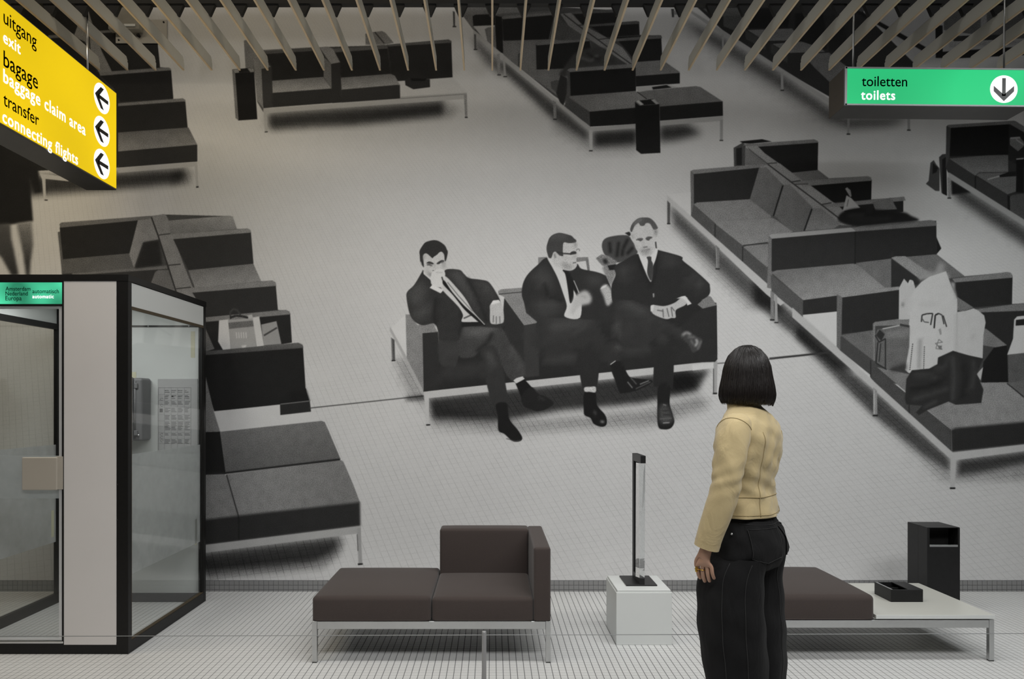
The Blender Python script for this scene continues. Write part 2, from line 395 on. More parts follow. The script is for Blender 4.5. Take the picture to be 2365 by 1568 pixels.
class Zm:                                            # a local frame for reading coordinates off an enlargement
    def __init__(s, x0, y0, k): s.o, s.k = np.array((x0, y0), float), k
    def __call__(s, *c): return np.asarray(c, float).reshape(-1, 2) / s.k + s.o

def P(pts, v, blur=.8, grain=None, sm=False, v2=None, ax=None, a=1.0, grid=0.0, inside=None):
    """fill a shape with tone v (or a ramp v..v2 between the two points ax)"""
    if sm: pts = smooth(pts)
    r = mask_of(pts, blur)
    if r is None: return
    m, sy, sx = r
    m = m * a
    if inside is not None: m = m * (CV[sy, sx] < inside)     # shading that stays within the dark shape below it
    if v2 is not None:
        (ax0, ay0), (ax1, ay1) = np.asarray(ax, float).reshape(2, 2)
        yy, xx = np.mgrid[sy, sx]
        t = ((xx + MX0 - ax0) * (ax1 - ax0) + (yy + MY0 - ay0) * (ay1 - ay0)) / ((ax1 - ax0) ** 2 + (ay1 - ay0) ** 2)
        t = np.clip(t, 0, 1); v = v + (v2 - v) * t
    if grain is None and 75 < np.mean(v) < 125: v = v * 1.12     # lit wool
    CV[sy, sx] = CV[sy, sx] * (1 - m) + v * m
    CG[sy, sx] = CG[sy, sx] * (1 - m) + grid * m
    if grain is None:
        grain = .30 if np.mean(v) < 125 and np.mean(v) > 58 else (.16 if np.mean(v) <= 58 else .08)
    CN[sy, sx] = CN[sy, sx] * (1 - m) + grain * m

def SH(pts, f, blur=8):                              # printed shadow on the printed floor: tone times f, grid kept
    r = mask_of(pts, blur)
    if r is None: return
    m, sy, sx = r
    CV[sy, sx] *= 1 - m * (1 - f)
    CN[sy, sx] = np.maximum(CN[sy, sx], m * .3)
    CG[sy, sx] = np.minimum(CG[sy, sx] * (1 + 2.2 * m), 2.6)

def L(pts, w, v, blur=.7, a=1.0, grain=.08):          # a stroke
    p = np.asarray(pts, float).reshape(-1, 2)
    for i in range(len(p) - 1):
        d = p[i + 1] - p[i]; n = np.array((-d[1], d[0])) / (np.hypot(*d) + 1e-9) * w / 2
        P(np.array((p[i] + n, p[i + 1] + n, p[i + 1] - n, p[i] - n)), v, blur, grain=grain, a=a)

Q1 = Zm(950, 545, 12.273); Q2 = Zm(1250, 530, 12.273); Q3 = Zm(1440, 495, 12.273)
A1 = Zm(900, 480, 5.2275); A2 = Zm(1200, 480, 4.182); A3 = Zm(880, 730, 4.73); A4 = Zm(1250, 730, 5.2556)
B1 = Zm(520, 60, 4.0776); B2 = Zm(1030, 0, 3.5299); B3 = Zm(1520, 310, 4.237); B4 = Zm(1740, 480, 3.7328)
B5 = Zm(1840, 640, 3.0743); B6 = Zm(1540, 0, 2.8667); B7 = Zm(1900, 250, 5.0581)
C1 = Zm(120, 480, 3.2661); C2 = Zm(460, 900, 3.485); C3 = Zm(0, 300, 4.356); C4 = Zm(100, 0, 3.4075)
TOP, MID, DK, RAIL = 92, 62, 34, 148

def mural_upper_left():
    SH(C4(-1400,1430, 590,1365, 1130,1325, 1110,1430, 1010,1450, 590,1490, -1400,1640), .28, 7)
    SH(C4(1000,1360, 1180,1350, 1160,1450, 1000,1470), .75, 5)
    P(C4(-1420,40, 350,40, 560,60, 600,345, 900,345, 920,530, 1000,540, 1022,780, 1112,790, 1137,1005, 1212,1142, 1213,1272, -1420,1400), 48)
    P(C4(-1420,40, 180,40, 350,40, 560,60, 575,345, 900,345, 918,530, 540,560, 440,600, 590,760, 590,1320, -1420,1400), 30)
    P(C4(330,40, 240,290, 330,330, 430,560, 560,705, 600,700, 540,560, 460,400, 375,150, 345,40), 96)
    L(C4(345,60, 370,400, 430,570), 3, 45)
    P(C4(40,280, 240,265, 245,290, 40,305), 80); P(C4(430,245, 560,235, 575,255, 430,265), 80)
    P(C4(-1420,60, 170,60, 200,130, 170,240, -1420,280), 27)
    P(C4(580,345, 900,345, 918,525, 545,555, 480,400), DK)
    P(C4(440,570, 990,532, 1006,545, 1008,555, 450,598), 88); P(C4(450,598, 1008,555, 1025,778, 605,806, 560,705), 30)
    P(C4(590,815, 1100,775, 1120,788, 1120,800, 590,838), 86); P(C4(590,838, 1120,800, 1137,1005, 590,1045), 32)
    P(C4(590,1045, 1145,1005, 1212,1140, 590,1195), 72, v2=100, ax=C4(800,1040, 800,1150)); P(C4(590,1195, 1212,1142, 1213,1272, 590,1322), 40)
    P(C4(590,1322, 1213,1276, 1213,1310, 590,1362), RAIL); P(C4(1193,1305, 1214,1303, 1222,1470, 1206,1472), 145); P(C4(1204,1468, 1224,1466, 1224,1478, 1204,1480), 40)
    P(C3(400,440, 640,470, 700,520, 460,495, 465,705, 440,705, 425,500), 150); P(C3(450,703, 482,703, 482,714, 450,714), 45)
    # the passer-by cut off by the left edge
    P(C3(-300,150, 0,160, 100,210, 380,360, 420,630, 350,640, 300,480, 335,920, 0,970, -300,990), 26, 1.5)
    P(C3(-60,950, 105,945, 115,1090, 140,1200, 190,1460, 120,1470, 20,1290, -60,1200), 66, 3, v2=42, ax=C3(40,950, 120,1450))
    P(C3(170,945, 322,925, 335,1150, 310,1330, 300,1480, 265,1470, 235,1250), 105, 3, v2=48, ax=C3(330,940, 220,1300))

def mural_left_row():
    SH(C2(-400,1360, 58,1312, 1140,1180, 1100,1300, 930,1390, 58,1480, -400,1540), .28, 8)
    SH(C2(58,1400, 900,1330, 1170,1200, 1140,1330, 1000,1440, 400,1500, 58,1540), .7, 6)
    P(C1(62,125, 745,64, 860,52, 1340,64, 1392,160, 1490,166, 1518,422, 1572,555, 1682,562, 1703,770, 1788,782, 1808,1015, 1160,1085, 1095,700, 85,700), 62)
    P(C1(45,185, 65,180, 95,500, 80,520), 75)
    P(C1(60,150, 650,90, 600,345, 85,390), 32); P(C1(58,125, 72,112, 745,62, 762,85, 650,96, 65,150), 80)
    P(C1(85,390, 590,345, 640,460, 95,505), 74)
    P(C1(85,500, 870,440, 890,480, 780,490, 700,700, 85,700), 44); P(C1(150,495, 870,436, 875,462, 160,510), 80)
    P(C1(650,95, 752,82, 808,240, 690,262, 620,455, 585,350), 98); P(C1(692,262, 808,245, 835,432, 625,460), 33, 1.5)
    P(C1(780,485, 800,472, 885,468, 940,640, 940,700, 700,700), 78)
    P(C1(750,66, 840,48, 862,55, 885,100, 905,190, 1000,440, 1060,590, 1095,692, 1010,690, 935,640, 880,440, 800,215), 98)
    P(C1(880,98, 1340,60, 1365,66, 1397,160, 895,205), 108, v2=88, ax=C1(1200,70, 1190,190))
    P(C1(1030,470, 1520,422, 1580,555, 1080,608), 84, v2=104, ax=C1(1250,440, 1260,580))
    P(C1(915,235, 1502,180, 1522,422, 1030,472), 42); P(C1(800,210, 1475,156, 1500,168, 1503,188, 915,238, 830,232), 100)
    P(C1(1060,640, 1690,580, 1706,772, 1155,830, 1090,690), 40); P(C1(940,618, 1060,602, 1665,548, 1690,566, 1692,590, 1075,640, 945,632), 96)
    L(C1(752,72, 802,210, 875,436, 940,640), 3, 38); L(C1(802,208, 895,196), 2.5, 55); L(C1(872,436, 972,426), 2.5, 50); L(C1(935,612, 1050,600), 2.5, 50)
    P(C1(1155,855, 1798,795, 1812,1018, 1740,1030, 1165,1090), 33); P(C1(1155,828, 1765,770, 1795,785, 1799,805, 1160,862), 92)
    P(C1(1150,890, 1228,1065, 1150,1090), 78); P(C1(1225,935, 1275,925, 1300,1070, 1230,1060), 32)
    P(C1(1580,882, 1695,856, 1732,1028, 1600,1040), 112); L(C1(1600,965, 1700,905), 4, 60)
    P(C1(1262,850, 1335,842, 1352,1070, 1295,1078, 1255,1010), 168); P(C1(1330,845, 1520,830, 1545,1055, 1350,1070), 118); P(C1(1332,868, 1520,850, 1528,895, 1338,915), 78)
    P(C1(1515,828, 1565,820, 1602,1042, 1545,1052), 166); P(C1(1470,815, 1510,805, 1520,835, 1490,838), 150)
    for i in range(5): L(C1(1392 + i * 18, 940, 1396 + i * 18, 985), 2.6, 160)
    P(C1(1430,1040, 1470,1035, 1460,1060, 1440,1062), 165)
    L(C1(1350,840, 1345,790, 1370,762, 1400,775, 1425,810), 4, 55); L(C1(1345,830, 1390,815, 1440,820, 1480,830), 5, 40)
    P(C1(1155,1105, 1895,1045, 1922,1470, 1225,1536, 1150,1330), 27); P(C1(1150,1085, 1860,1018, 1893,1034, 1897,1058, 1155,1112), 80, v2=68, ax=C1(1700,1010, 1700,1070))
    P(C2(40,100, 120,178, 640,122, 900,95, 945,252, 165,340), 165, grain=.05)
    P(C2(652,118, 892,90, 902,178, 655,206), 34); P(C2(640,20, 862,-10, 895,92, 652,118), 24); L(C2(655,118, 890,92), 2, 95); L(C2(868,5, 895,92), 2.5, 110)
    P(C2(-200,-40, 55,-100, 120,178, 170,338, -200,350), 88); P(C2(-200,348, 172,338, 220,680, -200,690), 26)
    P(C2(170,340, 985,252, 1012,262, 1030,300, 1140,560, 1130,572, 215,672), 82, v2=70, ax=C2(600,300, 640,610))
    P(C2(225,682, 1145,568, 1162,580, 1240,760, 1296,910, 320,1020), 98, v2=88, ax=C2(500,700, 1100,800)); P(C2(-200,690, 205,680, 225,700, 318,1020, -200,1080), 92)
    L(C2(-100,685, 215,672, 1135,562), 4.5, 32, 1.2); L(C2(222,685, 318,1020), 3, 45)
    P(C2(-200,1075, 318,1014, 1296,905, 1300,1098, -200,1285), 37, 1.6); L(C2(318,1020, 322,1210), 2, 25)
    P(C2(-200,1282, 1302,1098, 1302,1156, -200,1345), 138); P(C2(1270,1120, 1302,1110, 1314,1402, 1284,1406), 128); L(C2(1273,1165, 1280,1300), 1.5, 60)
    P(C2(1278,1400, 1318,1398, 1318,1410, 1280,1414), 25)

def mural_top_sofa():
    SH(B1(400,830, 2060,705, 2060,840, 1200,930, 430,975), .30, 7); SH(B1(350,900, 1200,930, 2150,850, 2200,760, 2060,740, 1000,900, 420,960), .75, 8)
    P(B1(182,142, 225,135, 360,232, 830,206, 960,200, 1500,184, 2105,134, 2140,484, 1640,560, 1648,680, 365,772, 270,420), 48)
    P(B1(178,140, 225,130, 360,228, 830,202, 840,230, 360,262, 265,250, 270,410, 195,410), 84)
    P(B1(260,255, 275,245, 430,385, 345,410, 362,775, 300,690), 92); P(B1(345,405, 440,398, 447,768, 362,778), 46)
    P(B1(360,262, 885,224, 950,310, 930,482, 445,518, 440,385), 30); P(B1(355,238, 820,206, 890,215, 890,232, 365,268), 66)
    P(B1(445,518, 925,482, 1005,592, 450,635), 84, v2=108, ax=B1(700,500, 700,610)); P(B1(447,633, 1005,592, 1012,724, 447,768), 38, 1.2)
    P(B1(1020,245, 1530,212, 1562,456, 1095,486), 30); P(B1(1010,214, 1500,180, 1530,190, 1532,214, 1022,252), 72)
    P(B1(1322,75, 1400,58, 1480,50, 1512,66, 1590,160, 1500,180, 1325,178), 90); L(B1(1412,60, 1500,165), 2.5, 45)
    P(B1(1535,185, 2132,150, 2144,488, 1620,522, 1562,456), 32); P(B1(1520,178, 2105,128, 2132,142, 2134,160, 1540,195), 74)
    P(B1(1620,522, 2144,486, 2278,630, 1650,668), 158); P(B1(1650,668, 2278,630, 2278,645, 1650,685), 120); L(B1(1650,688, 2276,646), 1.5, 60)
    P(B1(1090,490, 1560,453, 1600,470, 1648,556, 1100,604), 80, v2=104, ax=B1(1300,470, 1310,580)); P(B1(1098,602, 1648,556, 1650,686, 1095,724), 40, 1.2)
    P(B1(890,205, 960,196, 1015,214, 1086,345, 1000,362), 95); P(B1(925,290, 1002,360, 1006,592, 930,485), 78); P(B1(1000,360, 1086,346, 1096,722, 1010,728), 38)
    P(B1(1695,512, 1745,488, 1930,503, 1932,578, 1775,598, 1700,560), 36); P(B1(1740,492, 1900,498, 1880,522, 1760,520), 20)
    P(B1(362,780, 2278,645, 2278,688, 392,822, 362,815), 142); P(B1(362,780, 394,780, 402,1000, 378,1002), 140); P(B1(2250,650, 2278,648, 2284,862, 2262,864), 105)
    P(B1(374,996, 404,994, 404,1003, 374,1005), 40); P(B1(2258,858, 2286,858, 2286,868, 2260,868), 40)
    P(B1(300,690, 362,775, 362,815, 305,720), 70)
    P(B1(92,440, 275,432, 305,880, 125,892), 22); P(B1(68,412, 95,440, 127,890, 100,870), 82); P(B1(68,412, 240,396, 276,434, 95,444), 26)
    P(B1(72,414, 125,408, 135,440, 95,445), 110); P(B1(212,402, 242,398, 276,434, 240,438), 100)

def mural_top_row():
    SH(B2(480,500, 1165,1075, 1165,1160, 880,980, 500,620, 430,520), .36, 6); SH(B2(1195,1075, 1560,1050, 1560,1180, 1210,1195), .24, 6); SH(B2(1740,1030, 1960,1010, 2090,1090, 1900,1140, 1740,1160), .28, 8)
    SH(B2(225,290, 430,480, 480,640, 330,520, 235,380), .5, 7); SH(B2(880,1000, 1165,1160, 1560,1190, 1560,1230, 1190,1230, 880,1050), .75, 8)
    P(B2(142,130, 160,60, 640,42, 1388,86, 1398,188, 1575,180, 1578,286, 1755,294, 1764,490, 1900,590, 1556,620, 1548,745, 1010,800, 1000,860, 880,780, 228,246), 58)
    P(B2(140,130, 160,60, 360,40, 640,40, 640,120, 225,245), 80)
    P(B2(218,135, 240,122, 400,115, 400,205, 225,215), 30); P(B2(225,215, 400,208, 400,330, 320,335), 150); P(B2(318,240, 345,225, 400,220, 420,430, 350,390), 82)
    P(B2(400,125, 458,120, 470,430, 415,440), 26); P(B2(395,128, 455,112, 890,88, 890,110, 460,140), 74)
    P(B2(465,330, 840,316, 1000,340, 990,600, 1000,860, 880,760, 470,460), 80)
    P(B2(460,150, 888,118, 905,300, 840,322, 470,334), 30); P(B2(455,148, 475,132, 890,102, 900,122, 470,158), 82)
    P(B2(885,118, 1000,212, 985,330, 838,322), 68); P(B2(1000,225, 1040,210, 1185,330, 1170,420, 975,330), 72)
    P(B2(1030,102, 1380,80, 1398,95, 1400,188, 1110,202), 32); P(B2(1020,100, 1380,78, 1396,90, 1396,102, 1040,116), 70)
    P(B2(1160,200, 1575,176, 1580,286, 1300,306), 32); P(B2(1150,205, 1555,172, 1577,184, 1577,196, 1190,218), 74)
    P(B2(1380,305, 1755,290, 1766,492, 1550,508, 1480,420), 28); P(B2(1240,330, 1735,288, 1762,300, 1762,314, 1300,345), 76)
    P(B2(935,115, 1020,106, 1110,200, 1300,300, 1440,390, 1480,440, 1540,530, 1490,532, 1180,330, 1000,212), 96)
    L(B2(960,115, 1080,210, 1240,325, 1380,430, 1520,530), 2.5, 45); L(B2(1080,208, 1180,200), 2, 50); L(B2(1240,325, 1330,312), 2, 50)
    P(B2(1548,508, 1766,492, 1905,586, 1908,600, 1550,625), 88); P(B2(1548,622, 1908,596, 1908,682, 1550,708), 27)
    P(B2(1548,712, 1800,688, 1900,716, 1570,752), 145); P(B2(1680,712, 1800,694, 1842,716, 1690,732), 26)
    P(B2(595,435, 720,425, 735,570, 725,655, 590,520), 84); P(B2(590,440, 612,430, 612,560, 590,540), 60)
    P(B2(735,362, 1172,334, 1185,420, 1060,470, 960,566, 740,570), 29); P(B2(722,350, 740,340, 1160,322, 1175,336, 745,372), 80)
    P(B2(735,570, 960,562, 1000,640, 1000,850, 860,720, 740,640), 80); P(B2(855,670, 900,655, 1000,660, 1000,850, 860,720), 62)
    P(B2(1040,450, 1130,405, 1230,388, 1310,405, 1390,500, 1310,525, 1090,545, 1000,575, 985,625, 925,608, 960,560), 50, 1.5, sm=True)
    L(B2(1100,470, 1180,500, 1240,450), 5, 78, 2); L(B2(1150,430, 1200,470, 1260,490), 4, 30, 2)
    P(B2(935,610, 990,640, 985,760, 960,866, 940,860, 900,760), 36, 1.2)
    P(B2(1005,585, 1545,545, 1550,742, 1015,785), 23); P(B2(990,572, 1010,560, 1520,522, 1545,534, 1547,552, 1008,590), 86)
    P(B2(990,575, 1012,590, 1018,785, 1000,800), 62)
    P(B2(1008,785, 1548,745, 1640,810, 1560,882, 1170,915, 1000,845), 78, v2=94, ax=B2(1200,780, 1250,890)); P(B2(998,800, 1010,800, 1172,912, 1176,1032, 960,872), 62); P(B2(1170,912, 1562,878, 1562,1012, 1175,1034), 27)
    P(B2(1558,755, 1640,740, 1900,715, 2040,704, 2075,710, 2258,828, 2230,840, 1745,872, 1640,810), 82); P(B2(1742,870, 2258,828, 2260,946, 1745,986), 30); L(B2(1560,750, 1640,810), 2, 40)
    P(B2(225,243, 480,455, 960,862, 1186,1042, 1562,1010, 1562,1044, 1190,1072, 1160,1064, 930,868, 465,492, 225,280), 140)
    P(B2(1742,990, 2260,948, 2260,986, 1745,1026), 142)
    P(B2(1168,1060, 1196,1060, 1196,1230, 1172,1230), 150); P(B2(2236,980, 2260,978, 2258,1145, 2236,1146), 112); P(B2(873,818, 900,836, 902,972, 880,974), 95)
    P(B2(415,440, 440,440, 446,610, 424,612), 105); P(B2(464,460, 482,470, 492,625, 474,626), 120); P(B2(230,280, 246,282, 250,404, 234,405), 70); P(B2(58,90, 74,100, 76,215, 62,218), 60)
    for x, y in ((1172,1228), (2236,1144), (880,972), (424,610), (474,624), (232,403), (60,216)): P(B2(x-4,y-2, x+26,y-2, x+26,y+7, x-4,y+7), 36)
    P(B2(1543,832, 1580,862, 1742,850, 1750,1248, 1592,1256, 1552,1225), 23); P(B2(1545,826, 1690,808, 1742,850, 1588,862), 24)
    P(B2(1548,826, 1574,818, 1616,854, 1588,860), 150); P(B2(1672,814, 1700,811, 1742,848, 1714,852), 130)

def mural_top_row():
    SH(B2(480,500, 1165,1075, 1165,1160, 880,980, 500,620, 430,520), .36, 6); SH(B2(1195,1075, 1560,1050, 1560,1180, 1210,1195), .24, 6); SH(B2(1740,1030, 1960,1010, 2090,1090, 1900,1140, 1740,1160), .28, 8)
    SH(B2(225,290, 430,480, 480,640, 330,520, 235,380), .5, 7); SH(B2(880,1000, 1165,1160, 1560,1190, 1560,1230, 1190,1230, 880,1050), .75, 8)
    P(B2(142,130, 160,60, 640,42, 1388,86, 1398,188, 1575,180, 1578,286, 1755,294, 1764,490, 1900,590, 1556,620, 1548,745, 1010,800, 1000,860, 880,780, 228,246), 58)
    P(B2(140,130, 160,60, 360,40, 640,40, 640,120, 225,245), 80)
    P(B2(218,135, 240,122, 400,115, 400,205, 225,215), 30); P(B2(225,215, 400,208, 400,330, 320,335), 150); P(B2(318,240, 345,225, 400,220, 420,430, 350,390), 82)
    P(B2(400,125, 458,120, 470,430, 415,440), 26); P(B2(395,128, 455,112, 890,88, 890,110, 460,140), 74)
    P(B2(465,330, 840,316, 1000,340, 990,600, 1000,860, 880,760, 470,460), 80)
    P(B2(460,150, 888,118, 905,300, 840,322, 470,334), 30); P(B2(455,148, 475,132, 890,102, 900,122, 470,158), 82)
    P(B2(885,118, 1000,212, 985,330, 838,322), 68); P(B2(1000,225, 1040,210, 1185,330, 1170,420, 975,330), 72)
    P(B2(1030,102, 1380,80, 1398,95, 1400,188, 1110,202), 32); P(B2(1020,100, 1380,78, 1396,90, 1396,102, 1040,116), 70)
    P(B2(1160,200, 1575,176, 1580,286, 1300,306), 32); P(B2(1150,205, 1555,172, 1577,184, 1577,196, 1190,218), 74)
    P(B2(1380,305, 1755,290, 1766,492, 1550,508, 1480,420), 28); P(B2(1240,330, 1735,288, 1762,300, 1762,314, 1300,345), 76)
    P(B2(935,115, 1020,106, 1110,200, 1300,300, 1440,390, 1480,440, 1540,530, 1490,532, 1180,330, 1000,212), 96)
    L(B2(960,115, 1080,210, 1240,325, 1380,430, 1520,530), 2.5, 45); L(B2(1080,208, 1180,200), 2, 50); L(B2(1240,325, 1330,312), 2, 50)
    P(B2(1548,508, 1766,492, 1905,586, 1908,600, 1550,625), 88); P(B2(1548,622, 1908,596, 1908,682, 1550,708), 27)
    P(B2(1548,712, 1800,688, 1900,716, 1570,752), 145); P(B2(1680,712, 1800,694, 1842,716, 1690,732), 26)
    P(B2(595,435, 720,425, 735,570, 725,655, 590,520), 84); P(B2(590,440, 612,430, 612,560, 590,540), 60)
    P(B2(735,362, 1172,334, 1185,420, 1060,470, 960,566, 740,570), 29); P(B2(722,350, 740,340, 1160,322, 1175,336, 745,372), 80)
    P(B2(735,570, 960,562, 1000,640, 1000,850, 860,720, 740,640), 80); P(B2(855,670, 900,655, 1000,660, 1000,850, 860,720), 62)
    P(B2(1040,450, 1130,405, 1230,388, 1310,405, 1390,500, 1310,525, 1090,545, 1000,575, 985,625, 925,608, 960,560), 50, 1.5, sm=True)
    L(B2(1100,470, 1180,500, 1240,450), 5, 78, 2); L(B2(1150,430, 1200,470, 1260,490), 4, 30, 2)
    P(B2(935,610, 990,640, 985,760, 960,866, 940,860, 900,760), 36, 1.2)
    P(B2(1005,585, 1545,545, 1550,742, 1015,785), 23); P(B2(990,572, 1010,560, 1520,522, 1545,534, 1547,552, 1008,590), 86)
    P(B2(990,575, 1012,590, 1018,785, 1000,800), 62)
    P(B2(1008,785, 1548,745, 1640,810, 1560,882, 1170,915, 1000,845), 78, v2=94, ax=B2(1200,780, 1250,890)); P(B2(998,800, 1010,800, 1172,912, 1176,1032, 960,872), 62); P(B2(1170,912, 1562,878, 1562,1012, 1175,1034), 27)
    P(B2(1558,755, 1640,740, 1900,715, 2040,704, 2075,710, 2258,828, 2230,840, 1745,872, 1640,810), 82); P(B2(1742,870, 2258,828, 2260,946, 1745,986), 30); L(B2(1560,750, 1640,810), 2, 40)
    P(B2(225,243, 480,455, 960,862, 1186,1042, 1562,1010, 1562,1044, 1190,1072, 1160,1064, 930,868, 465,492, 225,280), 140)
    P(B2(1742,990, 2260,948, 2260,986, 1745,1026), 142)
    P(B2(1168,1060, 1196,1060, 1196,1230, 1172,1230), 150); P(B2(2236,980, 2260,978, 2258,1145, 2236,1146), 112); P(B2(873,818, 900,836, 902,972, 880,974), 95)
    P(B2(415,440, 440,440, 446,610, 424,612), 105); P(B2(464,460, 482,470, 492,625, 474,626), 120); P(B2(230,280, 246,282, 250,404, 234,405), 70); P(B2(58,90, 74,100, 76,215, 62,218), 60)
    for x, y in ((1172,1228), (2236,1144), (880,972), (424,610), (474,624), (232,403), (60,216)): P(B2(x-4,y-2, x+26,y-2, x+26,y+7, x-4,y+7), 36)
    P(B2(1543,832, 1580,862, 1742,850, 1750,1248, 1592,1256, 1552,1225), 23); P(B2(1545,826, 1690,808, 1742,850, 1588,862), 24)
    P(B2(1548,826, 1574,818, 1616,854, 1588,860), 150); P(B2(1672,814, 1700,811, 1742,848, 1714,852), 130)

def mural_upper_right():
    P(B6(400,-250, 2500,-250, 2500,200, 2365,330, 1640,430, 1290,90, 180,40), 132, 6, grid=1, grain=.06)
    SH(B6(60,110, 370,250, 760,490, 1080,720, 1200,790, 1600,780, 1500,830, 1220,850, 1080,800, 700,560, 300,300), .40, 9)
    SH(B6(0,150, 300,330, 700,590, 1080,820, 1200,870, 1080,840, 600,560), .8, 8)
    P(B6(170,20, 1260,-20, 1310,95, 1660,440, 1500,620, 1075,640, 760,460, 370,200), 38)
    P(B6(240,60, 540,50, 560,100, 380,112, 300,105), 70); P(B6(375,112, 530,100, 575,180, 450,205, 378,175), 64)
    P(B6(535,200, 830,190, 900,268, 650,272), 82); P(B6(520,200, 655,270, 655,330, 525,260), 55); P(B6(700,292, 960,272, 1050,345, 800,352), 80); P(B6(690,292, 800,350, 800,420, 690,350), 52)
    P(B6(900,360, 1075,350, 1190,440, 1080,545, 980,450), 78); P(B6(1200,470, 1500,440, 1640,440, 1200,640), 60)
    P(B6(560,60, 830,50, 800,185, 540,190), 26); P(B6(850,90, 1040,80, 1060,330, 850,262), 28); P(B6(1060,200, 1180,180, 1190,340, 1075,345), 30)
    P(B6(150,62, 215,102, 480,270, 760,452, 1080,655, 1300,790, 1080,690, 760,482, 370,235, 165,90), 120)
    for q in ((755,475,772,480,774,598,758,600), (366,225,378,232,380,330,368,330), (1196,760,1214,760,1210,890,1196,890), (1594,780,1612,780,1612,862,1596,864)):
        P(B6(*q), 112)
    for x, y in ((762,598), (1200,888), (1600,862)): P(B6(x-8,y-3, x+16,y-3, x+16,y+5, x-8,y+5), 36)
    P(B6(1235,72, 1290,78, 1725,318, 1705,345), 26, 1.2); P(B6(1120,-40, 1300,-40, 1340,60, 1290,80), 60)
    P(B6(1835,-20, 2500,-40, 2500,250, 2250,260, 1835,200), 72); P(B6(1780,170, 1828,170, 1828,385, 1782,385), 24); P(B6(1812,345, 2500,300, 2500,360, 1830,392), 26)
    P(B6(1900,240, 2250,230, 2300,262, 1900,275), 40); P(B6(2080,60, 2120,55, 2120,220, 2080,220), 100); P(B6(1870,280, 2400,268, 2400,292, 1870,315), 105)
    P(B6(30,60, 50,60, 50,116, 36,116), 60); P(B6(50,72, 110,72, 110,100, 50,98), 95)

def mural_far_right():
    SH(B7(1500,830, 1750,1000, 2352,1390, 3900,2407, 3900,2730, 2352,1600, 1560,1060), .34, 9)
    P(B7(1208,885, 1240,850, 1262,640, 1300,608, 1330,660, 1368,705, 1368,970, 1320,968), 58); P(B7(1290,640, 1352,700, 1330,750, 1285,770), 26)
    P(B7(1362,575, 1400,540, 1445,535, 1450,1022, 1390,990), 52); P(B7(1398,600, 1445,570, 1455,1024, 1402,1000), 24)
    P(B7(1452,212, 2240,152, 3900,1137, 3900,2256, 1470,755, 1442,690), 40)
    P(B7(1475,590, 2080,538, 2170,548, 2170,745, 1830,752, 1778,795), 66, v2=84, ax=B7(1800,560, 1800,720)); P(B7(1438,690, 1470,585, 1785,790, 1785,945, 1468,752), 46)
    P(B7(1795,785, 1830,760, 2165,752, 2270,800, 2260,975, 2160,1010), 76); P(B7(1790,800, 2165,1010, 2168,1195, 1790,952), 46); L(B7(1786,800, 1786,945), 2.5, 24)
    P(B7(2185,1040, 2220,1015, 2352,1000, 3900,1890, 3900,2250, 2190,1210), 64); P(B7(2160,1020, 2190,1030, 2192,1210, 2165,1195), 24)
    P(B7(1492,228, 2182,188, 2180,545, 1482,565), 19); P(B7(2182,185, 2352,270, 3900,1070, 3900,1580, 2170,600), 30); P(B7(1448,215, 1470,200, 1500,228, 1485,570, 1440,690), 58)
    P(B7(1452,208, 1475,196, 2235,148, 2262,155, 2352,212, 3900,1137, 3900,1341, 2352,282, 2190,188, 1495,232), 78)
    P(B7(2265,600, 2290,585, 2352,582, 2352,990, 2262,985), 19); P(B7(2262,590, 2352,580, 2352,597, 2266,604), 105)
    P(B7(2188,350, 2300,335, 2352,395, 2352,445, 2285,505, 2190,430), 78); L(B7(2195,352, 2310,345), 4, 120); L(B7(2260,365, 2352,430), 3, 120)
    P(B7(1925,828, 2065,788, 2072,802, 1930,840), 130); P(B7(2068,785, 2180,745, 2262,740, 2262,795, 2072,808), 24)
    P(B7(1500,835, 1740,985, 1510,1015), 22, 2)
    P(B7(1465,752, 1485,755, 2352,1300, 3900,2256, 3900,2342, 2352,1372, 1478,822), 122); P(B7(1462,800, 1500,828, 1498,1052, 1466,1052), 105); P(B7(1460,1046, 1505,1046, 1505,1058, 1460,1058), 34)

